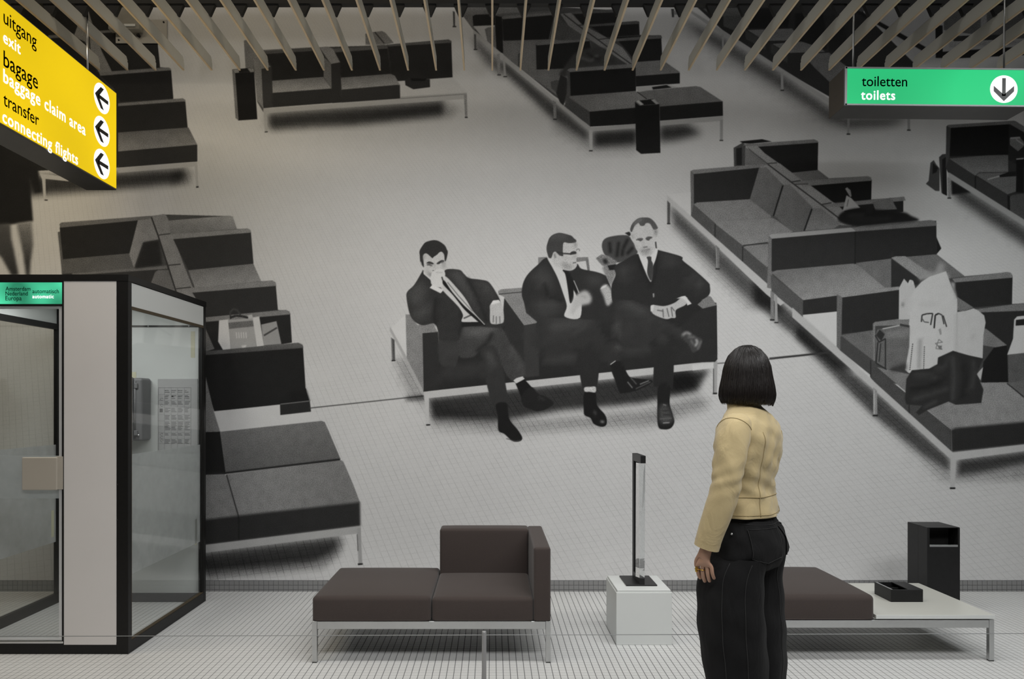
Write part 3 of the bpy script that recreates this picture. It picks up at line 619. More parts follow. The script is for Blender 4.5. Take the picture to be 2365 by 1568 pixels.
def mural_right_row():
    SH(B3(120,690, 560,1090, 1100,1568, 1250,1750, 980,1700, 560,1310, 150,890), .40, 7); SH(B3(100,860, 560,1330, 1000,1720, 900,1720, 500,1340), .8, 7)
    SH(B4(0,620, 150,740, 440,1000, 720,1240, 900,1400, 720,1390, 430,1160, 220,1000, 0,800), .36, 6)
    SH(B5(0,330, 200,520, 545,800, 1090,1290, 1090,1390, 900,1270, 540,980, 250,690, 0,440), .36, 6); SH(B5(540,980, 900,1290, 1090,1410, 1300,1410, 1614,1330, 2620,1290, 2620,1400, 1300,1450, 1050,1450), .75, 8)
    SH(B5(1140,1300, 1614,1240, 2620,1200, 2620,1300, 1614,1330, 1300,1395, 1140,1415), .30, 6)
    L(B4(140,1302, 700,1244), 4.5, 42, 1.2); L(np.array((1655.,840, 1790,829)), 2.2, 70, 1); L(np.array((715.,943, 985,914)), 2.2, 55, 1)
    P(B3(322,364, 980,300, 860,108, 1530,56, 1566,80, 1562,352, 1670,434, 2060,416, 2090,450, 2086,640, 2400,622, 2400,760, 1900,930, 1110,1020, 1100,1490, 340,815), 66)
    P(B4(142,242, 1578,112, 1580,402, 1820,592, 2200,560, 2234,600, 2230,830, 3520,790, 3520,1500, 1400,1560, 1060,1480, 750,1230, 722,1195, 722,895, 430,925, 165,720), 56)
    P(B3(740,135, 830,85, 860,110, 855,312, 745,318), 62); P(B3(765,142, 822,130, 822,304, 768,306), 30); P(B3(800,72, 1020,50, 1115,74, 900,95, 830,90), 24)
    P(B3(855,125, 1065,290, 1000,302, 852,308), 84)
    P(B3(1308,378, 1565,350, 1675,436, 1400,455), 84)
    P(B3(975,122, 1568,78, 1562,352, 1310,378, 1160,275, 1040,188), 27); P(B3(830,112, 860,98, 1530,52, 1562,66, 1570,84, 985,124), 92)
    P(B3(1480,502, 2092,448, 2086,640, 1970,652, 1700,672), 22)
    P(B3(1760,712, 2400,655, 2400,760, 1830,775), 30)
    P(B3(855,115, 970,112, 1045,188, 1175,280, 1200,292, 1400,446, 1480,492, 1705,660, 1770,705, 1840,770, 1900,900, 1790,890, 1500,735, 1230,500, 990,322, 1080,290), 106)
    P(B3(1310,468, 1340,458, 2055,412, 2086,424, 2093,456, 1500,505, 1340,495), 96); P(B3(1600,692, 2410,612, 2425,650, 1780,712, 1640,716), 94)
    L(B3(1075,295, 1330,490, 1630,715, 1780,830), 3, 48); L(B3(1062,290, 1165,282), 2.5, 55); L(B3(1310,468, 1395,455), 2.5, 50); L(B3(1330,492, 1470,488), 2, 60); L(B3(1600,690, 1700,672), 2.5, 50)
    P(B3(1832,535, 1850,520, 1885,550, 1895,612, 1880,615), 110); P(B3(1845,600, 1890,625, 1980,722, 1808,755), 142); P(B3(2100,665, 2280,625, 2340,735, 2130,750), 86); L(B3(1865,640, 1850,710), 2, 90)
    P(B3(345,385, 992,325, 900,640, 350,680), 36); P(B3(320,362, 345,350, 980,298, 1070,290, 1000,328, 350,392), 94); P(B3(318,362, 350,388, 352,690, 322,810), 80)
    P(B3(990,332, 1062,325, 1222,495, 1135,802, 1090,795, 900,640), 86, v2=72, ax=B3(1000,400, 1100,780)); P(B3(1232,500, 1290,492, 1512,715, 1432,948, 1310,955, 1138,802), 86, v2=74, ax=B3(1300,520, 1350,930)); P(B3(1518,725, 1600,725, 1790,880, 1720,925, 1438,945), 90)
    L(B3(1222,505, 1130,802), 3.4, 30); L(B3(1508,730, 1430,948), 3.4, 30)
    P(B3(350,690, 380,670, 900,638, 1110,805, 1098,822, 600,850, 560,885), 96); P(B3(322,800, 350,690, 565,875, 558,1030), 68)
    P(B3(565,880, 600,848, 1120,820, 1145,830, 1320,955, 1075,1062, 830,1095), 98); P(B3(560,885, 832,1092, 828,1255, 560,1035), 66); L(B3(560,880, 558,1030), 2, 30)
    P(B3(838,1105, 870,1092, 1080,1075, 1080,1290, 1060,1305), 92); P(B3(832,1110, 1062,1300, 1068,1470, 832,1258), 64); L(B3(830,1100, 828,1250), 2, 30); L(B3(830,1092, 1075,1062), 2.5, 40)
    P(B3(90,592, 320,565, 322,805, 110,620), 168, grain=.05)
    P(B3(88,595, 110,615, 330,808, 1115,1505, 1250,1640, 1200,1680, 1060,1568, 560,1085, 92,655), 152)
    P(B3(92,650, 120,680, 118,880, 92,880), 68); P(B3(565,1085, 602,1118, 600,1318, 572,1320), 84); L(B3(570,1100, 576,1310), 1.5, 130)
    P(B3(88,872, 122,872, 122,882, 90,883), 34); P(B3(562,1314, 606,1314, 606,1326, 564,1326), 34)
    # middle double panel and its seats
    P(B4(135,245, 165,258, 165,700, 120,690), 82); P(B4(160,258, 882,196, 882,490, 158,548), 36); P(B4(882,196, 1578,148, 1582,402, 885,475), 33); L(B4(880,190, 880,490), 2.2, 22)
    P(B4(138,240, 160,228, 845,172, 890,190, 885,205, 160,268), 116); P(B4(850,172, 1530,106, 1565,116, 1582,140, 1578,156, 885,206), 84)
    P(B4(1578,250, 1622,352, 1580,402), 24)
    P(B4(735,75, 790,28, 900,5, 1050,15, 1290,38, 1360,70, 1425,112, 1180,140, 900,162, 750,125), 23, 1.5, sm=True); L(B4(820,70, 960,70), 5, 44, 2.5); L(B4(850,105, 1180,95), 4, 38, 2.5)
    P(B4(885,478, 1195,438, 1195,695, 1130,695), 78); P(B4(1310,425, 1580,402, 1825,592, 1650,615, 1500,560), 80)
    P(B4(158,560, 200,540, 860,482, 900,490, 1135,690, 740,765, 430,800), 82, v2=104, ax=B4(500,520, 560,760)); P(B4(152,575, 432,798, 428,945, 158,725), 68); P(B4(430,798, 725,758, 722,900, 430,925), 36)
    P(B4(1190,440, 1440,622, 1420,662, 1190,690), 38); P(B4(1190,432, 1225,420, 1310,418, 1510,552, 1445,622), 106)
    P(B4(1738,640, 2236,588, 2230,832, 1900,862, 1760,772), 34); P(B4(1715,612, 2190,554, 2222,562, 2236,584, 2234,604, 1740,645), 92)
    P(B4(430,925, 722,895, 722,1200), 168, grain=.05)
    P(B4(765,772, 1262,705, 1262,965, 1040,1000, 1032,1060, 765,1088), 35); P(B4(722,745, 745,728, 1258,680, 1264,708, 765,775), 106); P(B4(722,745, 768,772, 756,1232, 720,1198), 76)
    P(B4(1890,905, 2333,868, 3520,840, 3520,1240, 2190,1262, 2000,1050, 1940,930), 36); P(B4(1780,895, 2333,822, 3520,775, 3520,845, 1900,905), 88); P(B4(1760,770, 1900,862, 1800,895, 1755,880), 86)
    P(B4(755,1100, 1035,1055, 1052,1320, 1015,1305), 76); P(B4(752,1112, 1018,1302, 1018,1445, 752,1232), 58)
    P(B4(1032,1000, 1050,985, 1262,958, 1360,950, 1360,1010, 1052,1020, 1050,1330, 1035,1330), 92)
    P(B4(2195,1265, 2333,1240, 3520,1200, 3520,1480, 2333,1500, 2200,1515), 74); P(B4(2080,1200, 2190,1188, 2198,1505, 1965,1525, 1985,1330), 25); P(B4(1985,1040, 2010,1045, 2188,1186, 2085,1205, 1975,1185), 88)
    P(B4(2250,965, 2275,938, 2333,932, 2420,940, 2450,1240, 2190,1268, 2240,1130), 165); P(B4(2265,968, 2333,960, 2380,958, 2380,1010, 2262,1018), 30)
    # seat in front, with the bags and the coat
    P(B5(570,640, 800,690, 1320,750, 1490,748, 1520,760, 1614,850, 2620,1080, 1614,1032, 1130,1078, 1095,1085), 88, v2=104, ax=B5(800,700, 1300,1000))
    P(B5(525,585, 562,600, 570,655, 1098,1085, 1100,1245, 800,975, 560,755, 525,715), 60); L(B5(527,590, 527,710), 2, 34); L(B5(800,900, 800,972), 2, 34)
    P(B5(1500,752, 1614,735, 2620,700, 2620,1080, 1614,862), 76); L(B5(1495,755, 1614,852), 2.5, 36)
    P(B5(1095,1085, 1130,1072, 1614,1028, 2620,990, 2620,1150, 1614,1190, 1100,1245), 36, 1.4)
    P(B5(-30,215, 50,290, 560,752, 1112,1248, 1614,1190, 2620,1150, 2620,1195, 1614,1236, 1132,1300, 1085,1285, 545,795, -30,285), 150)
    P(B5(1095,1270, 1134,1270, 1124,1500, 1092,1500), 148); P(B5(545,785, 572,808, 574,985, 545,985), 105); L(B5(550,800, 552,980), 2, 150)
    P(B5(1088,1494, 1128,1494, 1128,1506, 1090,1506), 28); P(B5(540,978, 578,978, 578,990, 542,990), 30)
    P(B4(150,715, 182,735, 180,968, 150,968), 92); P(B4(184,738, 208,762, 212,990, 186,992), 128); P(B4(144,962, 184,962, 184,974, 146,974), 30); P(B4(182,985, 218,985, 218,996, 184,996), 34)
    # flowers, carrier bags, satchel
    P(B4(1430,600, 1500,545, 1560,560, 1600,480, 1655,490, 1640,540, 1700,600, 1560,620, 1450,625), 112, 4, sm=True)
    P(B4(1258,690, 1300,612, 1335,652, 1350,622, 1382,640, 1400,700, 1420,960, 1255,965), 156); L(B4(1340,660, 1352,625, 1375,632, 1380,660), 2.5, 165); P(B4(1280,820, 1300,810, 1300,850, 1285,860), 95, 2)
    P(B4(1395,700, 1450,640, 1520,595, 1662,548, 1700,650, 1760,790, 1758,1240, 1600,1300, 1590,1385, 1440,1395, 1345,1428, 1308,1398, 1352,900, 1330,835), 163); P(B4(1758,900, 1830,890, 1900,868, 1945,890, 1992,930, 2004,990, 1985,1100, 1978,1300, 1752,1250), 158)
    P(B4(1700,640, 1740,650, 1735,700, 1762,790, 1745,780), 120, 2); L(B4(1755,910, 1750,1240), 2.5, 140, 1.5); L(B4(1430,830, 1570,835), 2, 145, 2); L(B4(1440,1130, 1430,1390), 8, 128, 3); P(B4(1870,1100, 1920,1090, 1910,1130, 1880,1140), 145, 3)
    L(B4(1450,985, 1456,926, 1500,914, 1548,912, 1530,1012), 3, 45); L(B4(1452,950, 1475,985, 1515,990), 2.4, 70); L(B4(1560,1040, 1570,926, 1600,912), 3.6, 40); L(B4(1600,912, 1628,926, 1645,1005), 2.8, 50); L(B4(1638,930, 1668,1028), 2.8, 46)
    L(B4(1570,1170, 1632,1160, 1600,1135, 1575,1215, 1630,1222, 1570,1170), 1.6, 95); P(B4(1592,1190, 1628,1190, 1622,1222, 1600,1218), 85, 1); P(B4(1598,1050, 1618,1040, 1625,1090, 1612,1100), 110, 1)
    for i in range(13): L(B4(1350 + i * 2, 1400 - i * 18, 1351.4 + i * 2, 1388 - i * 18), 2.4, 62)
    for i in range(11): L(B4(1470 + i * .6, 1388 - i * 18, 1470.5 + i * .6, 1376 - i * 18), 2.2, 66)
    P(B4(1052,1105, 1072,1050, 1120,1042, 1270,1008, 1350,1018, 1345,1200, 1312,1385, 1200,1388, 1150,1398, 1060,1345), 76, 1.2); P(B4(1140,1070, 1345,1040, 1340,1110, 1150,1130), 92, 3)
    P(B4(1058,1100, 1090,1050, 1135,1090, 1105,1150), 40, 1.2); L(B4(1052,1100, 1085,1160, 1140,1130, 1140,1390), 3, 40); L(B4(1075,1160, 1060,1340, 1150,1395), 3, 38); L(B4(1100,1170, 1085,1330), 3, 46); L(B4(1115,1045, 1265,1015), 2.6, 150); L(B4(1265,1008, 1345,1025), 5, 50)
    P(B4(1180,1380, 1320,1340, 1320,1400, 1200,1410), 46, 4)
    P(B5(1278,690, 1325,640, 1308,735), 150)
    P(B5(780,725, 820,662, 940,652, 1000,620, 1005,572, 1112,524, 1230,560, 1326,580, 1280,690, 1328,800, 1312,895, 1220,902, 1130,908, 1080,885, 930,945, 868,982, 850,962, 890,915, 780,905, 770,870), 38, 1.2)
    for q, v, w in (((1110,560,1120,700,1110,880), 55, 9), ((1180,600,1200,700,1180,870), 30, 9), ((1250,590,1270,660,1240,800), 52, 8), ((830,700,930,690,1000,720), 50, 8), ((800,800,900,790,1040,740), 27, 8), ((820,870,960,830,1080,790), 52, 8), ((980,650,1060,640,1080,560), 50, 8), ((900,930,1000,880), 54, 7)):
        L(B5(*q), w, v, 2.5)

def mural_men():
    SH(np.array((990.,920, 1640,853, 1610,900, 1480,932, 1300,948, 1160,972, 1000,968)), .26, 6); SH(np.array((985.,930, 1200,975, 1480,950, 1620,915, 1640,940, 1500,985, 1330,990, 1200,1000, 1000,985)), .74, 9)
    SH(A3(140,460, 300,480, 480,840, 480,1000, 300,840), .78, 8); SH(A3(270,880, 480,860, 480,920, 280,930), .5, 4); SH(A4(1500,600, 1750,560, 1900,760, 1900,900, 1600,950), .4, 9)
    P(A3(105,135, 278,-20, 285,450), 170, grain=.05)
    P(A3(98,125, 110,130, 480,815, 475,885, 100,165), 138); P(A3(112,235, 150,262, 156,490, 122,492), 66); L(A3(118,240, 128,480), 1.4, 120); P(A3(116,484, 162,482, 162,492, 118,496), 26)
    P(np.array((977.,770, 1012,766, 1016,838, 1240,800, 1245,700, 1420,690, 1600,690, 1655,700, 1657,830, 1652,836, 978,905)), 33)
    P(np.array((1012.,735, 1130,740, 1250,760, 1246,868, 1016,884)), 34); P(np.array((1165.,690, 1230,672, 1300,700, 1300,800, 1245,800, 1200,780)), 42)
    P(np.array((1016.,846, 1120,838, 1130,862, 1020,880)), 44, 6, inside=60); P(np.array((1250.,818, 1330,815, 1340,835, 1260,842)), 48, 5, inside=60); P(np.array((1440.,800, 1500,796, 1510,815, 1440,822)), 46, 5, inside=60)
    P(A3(270,-15, 330,-15, 400,100, 560,70, 625,178, 458,192, 470,826, 284,462), 96); P(A3(455,190, 622,176, 632,300, 640,810, 470,828), 38, 1)
    P(np.array((990.,904, 1650,834, 1652,850, 990,920)), 156); P(A3(470,830, 524,826, 528,1184, 492,1190), 156); P(A3(492,1184, 540,1182, 540,1196, 498,1200), 28)
    P(A4(2096,550, 2142,545, 2134,942, 2092,944), 132); L(A4(2094,640, 2094,930), 1.8, 50); P(A4(2084,932, 2138,932, 2138,950, 2086,952), 28); P(np.array((1600.,843, 1648,838, 1648,850, 1600,856)), 168)
    P(A1(1310,1008, 1350,985, 1600,966, 1615,1100, 1650,1270, 1795,1390, 1625,1425, 1400,1115, 1380,1075, 1318,1050), 96); L(A1(1322,1045, 1600,1018), 2, 50); P(A1(1385,1095, 1625,1422, 1625,1990, 1450,1990, 1370,1300), 38)
    P(np.array((1209.,752, 1243.5,746.5, 1245.5,869, 1212,872)), 46)
    P(A2(1770,970, 1906,943, 1913,1462, 1890,1490, 1500,1500, 1500,1200), 36); P(A2(1720,935, 1822,848, 1850,860, 1905,942, 1770,975), 90)
    # coat and bag between the sitters
    P(A2(182,480, 270,475, 270,560, 182,555), 95); P(A2(520,480, 665,478, 668,510, 520,530), 90); P(A2(640,500, 668,500, 682,620, 660,620), 80)
    P(A2(798,350, 850,288, 1030,265, 1090,320, 1140,440, 960,530, 870,490, 815,440), 58, 1.2, sm=True); P(A2(1018,245, 1060,232, 1090,260, 1060,275), 34)
    for q in ((870,330,880,440), (960,330,940,480), (1050,300,1000,400,990,470), (1100,380,1040,450)): L(A2(*q), 7, 28, 2)
    P(A2(738,490, 795,450, 870,470, 945,520, 890,605, 800,560), 100, 1.2, grain=.5); P(A2(800,570, 920,560, 930,640, 890,760, 840,690), 105, 1.5, grain=.5); P(A2(800,500, 840,490, 860,540, 820,545), 30, 2); P(A2(850,560, 940,545, 920,600, 870,605), 26, 1)
    def PM(pts, v, *q, **kw):
        if q and q[0] >= 5 and v < 75: v = v + 9; kw['inside'] = 85   # cloth folds
        kw.setdefault('sm', len(pts) >= 6); P(pts, v, *q, **kw)
    # --- first sitter
    PM(A3(640,260, 840,240, 850,400, 820,545, 760,556, 650,520), 48, 1.2)
    PM(A3(1100,350, 1230,325, 1310,480, 1365,760, 1385,965, 1235,975, 1160,760, 1120,560), 42, 1.2); PM(A3(1150,400, 1200,380, 1260,560, 1220,560), 58, 5)
    PM(A3(850,140, 960,110, 1250,95, 1335,150, 1410,290, 1575,520, 1562,672, 1460,725, 1350,600, 1240,330, 1100,370, 1000,450, 850,430), 52, 1.2, grain=.3); PM(A3(900,130, 1200,115, 1280,160, 1100,220, 920,200), 68, 6, grain=.3); L(A3(1220,180, 1170,290, 1040,390), 7, 30, 3); L(A3(1420,330, 1560,640), 5, 66, 2.5)
    PM(A3(1470,735, 1570,692, 1650,780, 1610,930, 1535,890), 22); PM(A3(1448,705, 1480,680, 1548,660, 1572,688, 1480,738), 165)
    PM(A3(1535,880, 1640,775, 1720,850, 1800,880, 1890,952, 1800,1022, 1700,1042, 1640,1020, 1560,985), 28, 1, sm=True); L(A3(1720,880, 1790,920), 3, 50, 2)
    PM(A3(1258,965, 1376,955, 1402,1120, 1500,1250, 1545,1330, 1520,1368, 1440,1368, 1350,1290, 1285,1250, 1278,1100), 24, 1); L(A3(1370,1340, 1470,1368, 1530,1355), 1.6, 60)
    PM(A1(665,755, 840,750, 900,800, 960,850, 1100,870, 1200,900, 1290,1030, 1338,1130, 1345,1250, 1385,1400, 1330,1450, 900,1440, 840,1600, 620,1600, 590,1500, 540,1400, 400,1420, 300,1370, 240,1270, 205,1080, 220,1010, 300,930, 390,780, 410,760, 515,870, 600,900), 41, 1, grain=.25)
    PM(A1(230,1020, 330,930, 400,900, 440,960, 400,1100, 300,1180, 230,1120), 54, 8); PM(A1(270,1250, 420,1180, 520,1100, 480,1280, 330,1380), 52, 8); PM(A1(720,780, 850,770, 920,900, 1000,1050, 1100,1250, 1000,1150, 850,950), 55, 7, grain=.3); PM(A1(1000,880, 1180,920, 1260,1040, 1300,1120, 1180,1060), 50, 8)
    L(A1(560,1080, 540,1300, 560,1420), 6, 27, 3); L(A1(940,850, 1060,1080, 1180,1380), 5, 26, 2.5); L(A1(860,1240, 880,1380, 840,1540), 5, 28, 2.5)
    PM(A1(640,850, 690,838, 840,1000, 925,1110, 1000,1240, 1085,1380, 880,1382, 888,1300, 850,1220, 790,1150, 615,960), 164); L(A1(700,900, 830,1060, 1000,1250, 1060,1330), 2.2, 95); PM(A1(890,1330, 1000,1280, 1000,1300, 900,1345), 70, 1)
    PM(A1(640,880, 672,890, 760,1020, 900,1180, 1000,1270, 1155,1415, 1120,1418, 1010,1325, 900,1225, 770,1060, 650,930), 24); L(A1(1000,1255, 1150,1412), 1.8, 160)
    PM(A1(875,1382, 1085,1380, 1120,1425, 1000,1432, 868,1440), 27)
    PM(A1(408,765, 425,770, 520,858, 508,885, 412,800), 176)
    PM(A1(400,540, 480,540, 525,560, 620,510, 668,550, 676,650, 668,760, 600,760, 520,850, 470,830, 430,790, 410,700), 162, grain=.16)
    PM(A1(362,636, 380,640, 402,712, 382,692), 135)
    PM(Q1(245,560, 235,460, 260,380, 330,270, 400,190, 500,150, 620,125, 740,135, 860,195, 960,280, 1010,380, 1040,460, 1012,620, 978,725, 950,690, 935,540, 870,455, 800,470, 740,530, 640,600, 605,635, 560,600, 470,520, 400,500, 345,560, 350,700, 362,890, 310,830, 290,760, 255,700), 40, .8, grain=.22)
    PM(A1(430,740, 500,790, 520,840, 470,825), 112, 2.5); PM(A1(640,640, 670,640, 672,740, 640,730), 128, 3); P(Q1(345,560, 420,520, 400,640, 350,700), 135, 2)
    PM(Q1(430,775, 500,730, 580,745, 645,785, 620,812, 540,798, 490,792), 48, .9); PM(Q1(440,815, 520,800, 580,830, 610,860, 560,855, 500,838, 450,835), 66, .9); PM(Q1(505,840, 560,850, 600,880, 540,880), 118, 1)
    PM(Q1(720,785, 770,740, 850,695, 930,700, 925,735, 850,758, 800,800, 740,805), 48, .9); PM(Q1(840,745, 925,725, 905,775, 850,775), 84, 1); L(A1(548,680, 540,725), 3, 136, 2); L(A1(520,760, 555,768), 2.4, 76, 1); PM(A1(480,800, 520,800, 510,830), 90, 2)
    PM(A1(505,800, 555,752, 640,742, 672,790, 665,850, 640,880, 630,960, 510,930), 172, 1, sm=True); L(A1(632,835, 645,880), 3, 40, 1); L(A1(560,780, 640,785), 2, 148, 1.2)
    PM(A1(520,928, 655,992, 618,1034, 485,968), 178)
    PM(A1(1222,1165, 1338,1140, 1378,1270, 1376,1380, 1325,1402, 1272,1408, 1218,1386, 1213,1250), 152, 1, sm=True, grain=.14); PM(A1(1222,1165, 1250,1120, 1320,1113, 1342,1142, 1230,1172), 178)
    for q in ((1252,1386,1256,1300), (1290,1405,1290,1310), (1335,1395,1330,1310)): L(A1(*q), 1.8, 80, .8)
    # --- second sitter
    PM(A4(440,330, 620,285, 700,480, 700,700, 660,885, 520,885, 470,700), 35, 1); PM(A4(-30,30, 300,20, 620,15, 690,65, 730,190, 890,400, 965,520, 860,605, 690,485, 640,330, 440,400, -30,440), 40, 1.2); PM(A4(100,50, 620,35, 640,70, 300,180, 100,200), 48, 8); L(A4(380,230, 560,120), 5, 54, 3); PM(A4(860,330, 960,360, 980,420, 920,420), 62, 5)
    PM(A4(845,605, 965,555, 1060,720, 1130,755, 1340,780, 1310,835, 1140,912, 1000,938, 955,935, 905,800), 25, 1); L(A4(842,590, 905,545), 2, 150)
    for q, v in (((1050,800,1110,875), 95), ((1090,750,1160,830), 70), ((1200,830,1310,785), 100), ((1150,885,1330,800), 66)): L(A4(*q), 2.4, v, 1.2)
    PM(A4(528,925, 656,925, 680,1080, 770,1190, 798,1260, 790,1325, 730,1346, 640,1310, 600,1240, 530,1205, 518,1130), 22, 1); PM(A4(528,868, 600,860, 662,862, 660,926, 590,922, 532,918), 158, 1, grain=.3); PM(A4(720,1270, 770,1280, 760,1300, 725,1290), 130, 1.5); L(A4(640,1150, 670,1200), 3, 70, 1.5)
    PM(A2(275,485, 180,550, 70,660, 25,780, 40,900, 150,1050, 440,1068, 760,1085, 900,1110, 925,900, 850,690, 820,650, 740,620, 600,590, 550,540, 430,600), 37, 1)
    PM(A2(100,650, 240,560, 300,640, 330,800, 200,760), 45, 8); PM(A2(120,900, 350,880, 430,960, 300,1040, 160,1020), 44, 8); L(A2(240,720, 280,860, 420,900), 6, 27, 3); PM(A2(640,640, 800,660, 800,740, 680,760), 43, 7)
    PM(A2(272,490, 300,478, 425,600, 470,640, 525,800, 592,860, 585,1062, 438,1052, 458,950, 420,820, 370,680, 320,580), 166); PM(A2(510,700, 530,705, 580,820, 560,830), 160)
    PM(A2(418,605, 462,598, 520,700, 575,840, 552,852, 525,785, 522,880, 490,922, 470,800, 445,650), 25)
    PM(A2(420,330, 550,335, 562,420, 574,465, 550,492, 556,560, 512,604, 430,600, 330,540, 300,480, 335,420, 415,440), 156, .9, grain=.2)
    PM(Q2(215,800, 190,720, 160,600, 160,480, 190,370, 230,260, 300,180, 390,130, 520,100, 650,120, 780,155, 870,190, 940,260, 998,310, 985,372, 900,388, 780,392, 660,370, 625,430, 618,560, 620,650, 632,700, 620,762, 550,752, 500,722, 440,660, 400,632, 350,660, 320,740, 290,812, 250,818), 54, .8, grain=.2)
    PM(Q2(300,180, 520,110, 760,160, 700,220, 450,200, 300,300), 68, 5, grain=.22)
    L(Q2(450,645, 640,685, 860,700), 3.2, 44); PM(Q2(840,655, 910,622, 985,630, 1002,690, 900,716, 820,716), 46, .8); L(Q2(1000,600, 1030,560, 1080,560, 1096,590, 1080,620), 1.8, 96)
    PM(Q2(930,380, 1000,370, 1010,520, 960,520), 128, 1.5, grain=.3); PM(A2(400,520, 520,560, 500,600, 430,590), 124, 3, grain=.35); L(A2(515,535, 548,530), 2.2, 74, 1); PM(A2(325,440, 352,433, 362,485, 335,495), 140, 1.2); L(A2(340,450, 348,485), 2, 100, 1); PM(A2(520,455, 555,470, 540,490), 128, 1.5)
    PM(A2(560,835, 640,800, 695,860, 680,925, 590,952, 530,1035, 495,1000, 520,890), 148, 2.5, sm=True); L(A2(590,850, 650,870), 3, 122, 2); PM(A2(540,1000, 590,955, 586,1062, 512,1062), 162, 1)
    PM(A2(785,785, 830,740, 880,780, 908,860, 885,925, 845,945, 815,860), 145, 2, sm=True, grain=.25); PM(A2(780,790, 800,760, 850,742, 830,770), 170, 1.2)
    # --- third sitter
    PM(A4(1340,250, 1520,190, 1605,400, 1602,855, 1560,862, 1430,855, 1365,825, 1370,500), 33, 1); PM(A4(1400,230, 1500,210, 1540,320, 1440,330), 44, 7); PM(A4(1428,850, 1560,850, 1562,1060, 1600,1200, 1618,1290, 1575,1362, 1490,1378, 1420,1335, 1412,1080), 26, 1); PM(A4(1450,1080, 1540,1090, 1590,1210, 1590,1290, 1450,1300, 1430,1200), 58, 4, grain=.35)
    for q, v in (((1480,1075,1520,1085), 100), ((1480,1300,1560,1295), 120), ((1470,1150,1550,1150), 40), ((1480,1200,1570,1200), 40), ((1440,1250,1590,1240), 76)): L(A4(*q), 2.4, v, 1.2)
    PM(A2(918,940, 960,895, 1010,882, 1270,958, 1285,1020, 1400,1080, 1560,1170, 1640,1200, 1570,1265, 1400,1200, 1200,1335, 1000,1315, 930,1150), 41, 1.2); PM(A2(960,920, 1050,900, 1200,980, 1280,1060, 1150,1010), 54, 7); L(A2(1000,950, 1240,1060, 1560,1200), 5, 50, 4); PM(A2(900,1120, 960,1090, 990,1280, 940,1220), 52, 6)
    PM(A4(1695,245, 1750,182, 1830,215, 1900,255, 1955,290, 1935,385, 1890,425, 1840,440, 1790,350), 52, 1)
    for q, v, w in (((1715,235,1765,200,1820,225), 125, 5), ((1780,255,1870,260), 95, 4), ((1880,280,1900,320,1870,370), 165, 4), ((1945,300,1900,410), 130, 2), ((1820,290,1850,350), 95, 4)): L(A4(*q), w, v, 1.4)
    PM(A2(1150,448, 1010,510, 918,572, 930,650, 890,760, 900,905, 960,892, 1100,900, 1270,962, 1290,942, 1430,922, 1560,860, 1620,870, 1660,932, 1730,912, 1832,842, 1840,760, 1820,718, 1690,600, 1580,512, 1560,470, 1340,408, 1330,398, 1290,560, 1270,720, 1200,580), 35, 1)
    PM(A2(1600,560, 1690,640, 1800,730, 1790,820, 1700,760), 46, 8); PM(A2(1340,430, 1540,480, 1540,560, 1400,560), 42, 8); L(A2(1150,470, 1200,640, 1280,760), 4, 25, 2); L(A2(1330,460, 1320,620, 1285,740), 4, 25, 2); PM(A2(940,600, 1050,540, 1080,640, 980,700), 43, 8); PM(A2(1288,830, 1302,826, 1302,865, 1292,868), 130, 1)
    PM(A2(1150,438, 1190,465, 1232,470, 1332,392, 1322,480, 1292,560, 1245,645, 1180,530), 172); PM(A2(1230,476, 1272,474, 1276,510, 1292,560, 1276,705, 1235,632, 1242,520), 52)
    PM(A2(1080,190, 1130,130, 1200,120, 1290,140, 1330,220, 1326,300, 1312,400, 1262,465, 1190,462, 1130,405, 1106,340, 1080,300, 1074,250), 160, .9, grain=.16)
    PM(Q3(195,425, 250,280, 340,180, 430,120, 540,95, 700,98, 800,140, 900,240, 960,340, 978,402, 900,445, 850,430, 800,340, 750,270, 680,250, 625,270, 600,320, 520,336, 470,310, 430,250, 340,310, 290,400, 250,492, 218,505), 70, .8, grain=.22); PM(Q3(300,250, 430,150, 540,130, 520,190, 400,230, 300,330), 88, 2.5)
    PM(Q3(850,460, 960,440, 965,560, 930,640, 900,600, 880,520), 118, 2, grain=.3); PM(Q3(355,735, 420,690, 540,680, 558,722, 490,772, 430,745), 74, 1); PM(Q3(630,690, 690,640, 800,640, 825,670, 770,702, 720,752, 660,732), 70, 1)
    L(A2(1200,320, 1195,375), 3, 138, 2); L(A2(1195,384, 1238,378), 3, 84, 1.2); L(A2(1180,420, 1215,412, 1262,402), 3, 78, 1.2); PM(A2(1160,400, 1270,390, 1250,455, 1190,455), 126, 4, grain=.35); PM(A2(1110,330, 1140,400, 1150,420, 1120,380), 126, 3); L(A2(1085,260, 1100,300), 3, 120, 1.5); L(A2(1316,330, 1322,390), 3, 45, .8)
    PM(A2(1270,952, 1300,940, 1400,950, 1500,918, 1570,868, 1622,900, 1600,942, 1512,990, 1510,1060, 1470,1065, 1410,1075, 1290,1025), 152, 1, grain=.14); PM(A2(1556,862, 1602,852, 1664,928, 1622,945, 1612,905), 172); PM(A2(1268,948, 1302,938, 1290,1000, 1268,1002), 170)
    for q in ((1385,980,1392,1060), (1425,970,1445,1055), (1465,960,1480,1055), (1500,1000,1470,960), (1330,990,1390,1000)): L(A2(*q), 2.2, 78, 1)

def paint_mural():
    for f in (mural_upper_left, mural_top_sofa, mural_upper_right, mural_top_row, mural_far_right, mural_left_row, mural_right_row, mural_men): f()
    # beyond what the photograph shows, above, the print goes on with more of the same
    t = -MY0
    for c in (CV, CG, CN):
        c[:t] = c[t:2 * t][::-1]
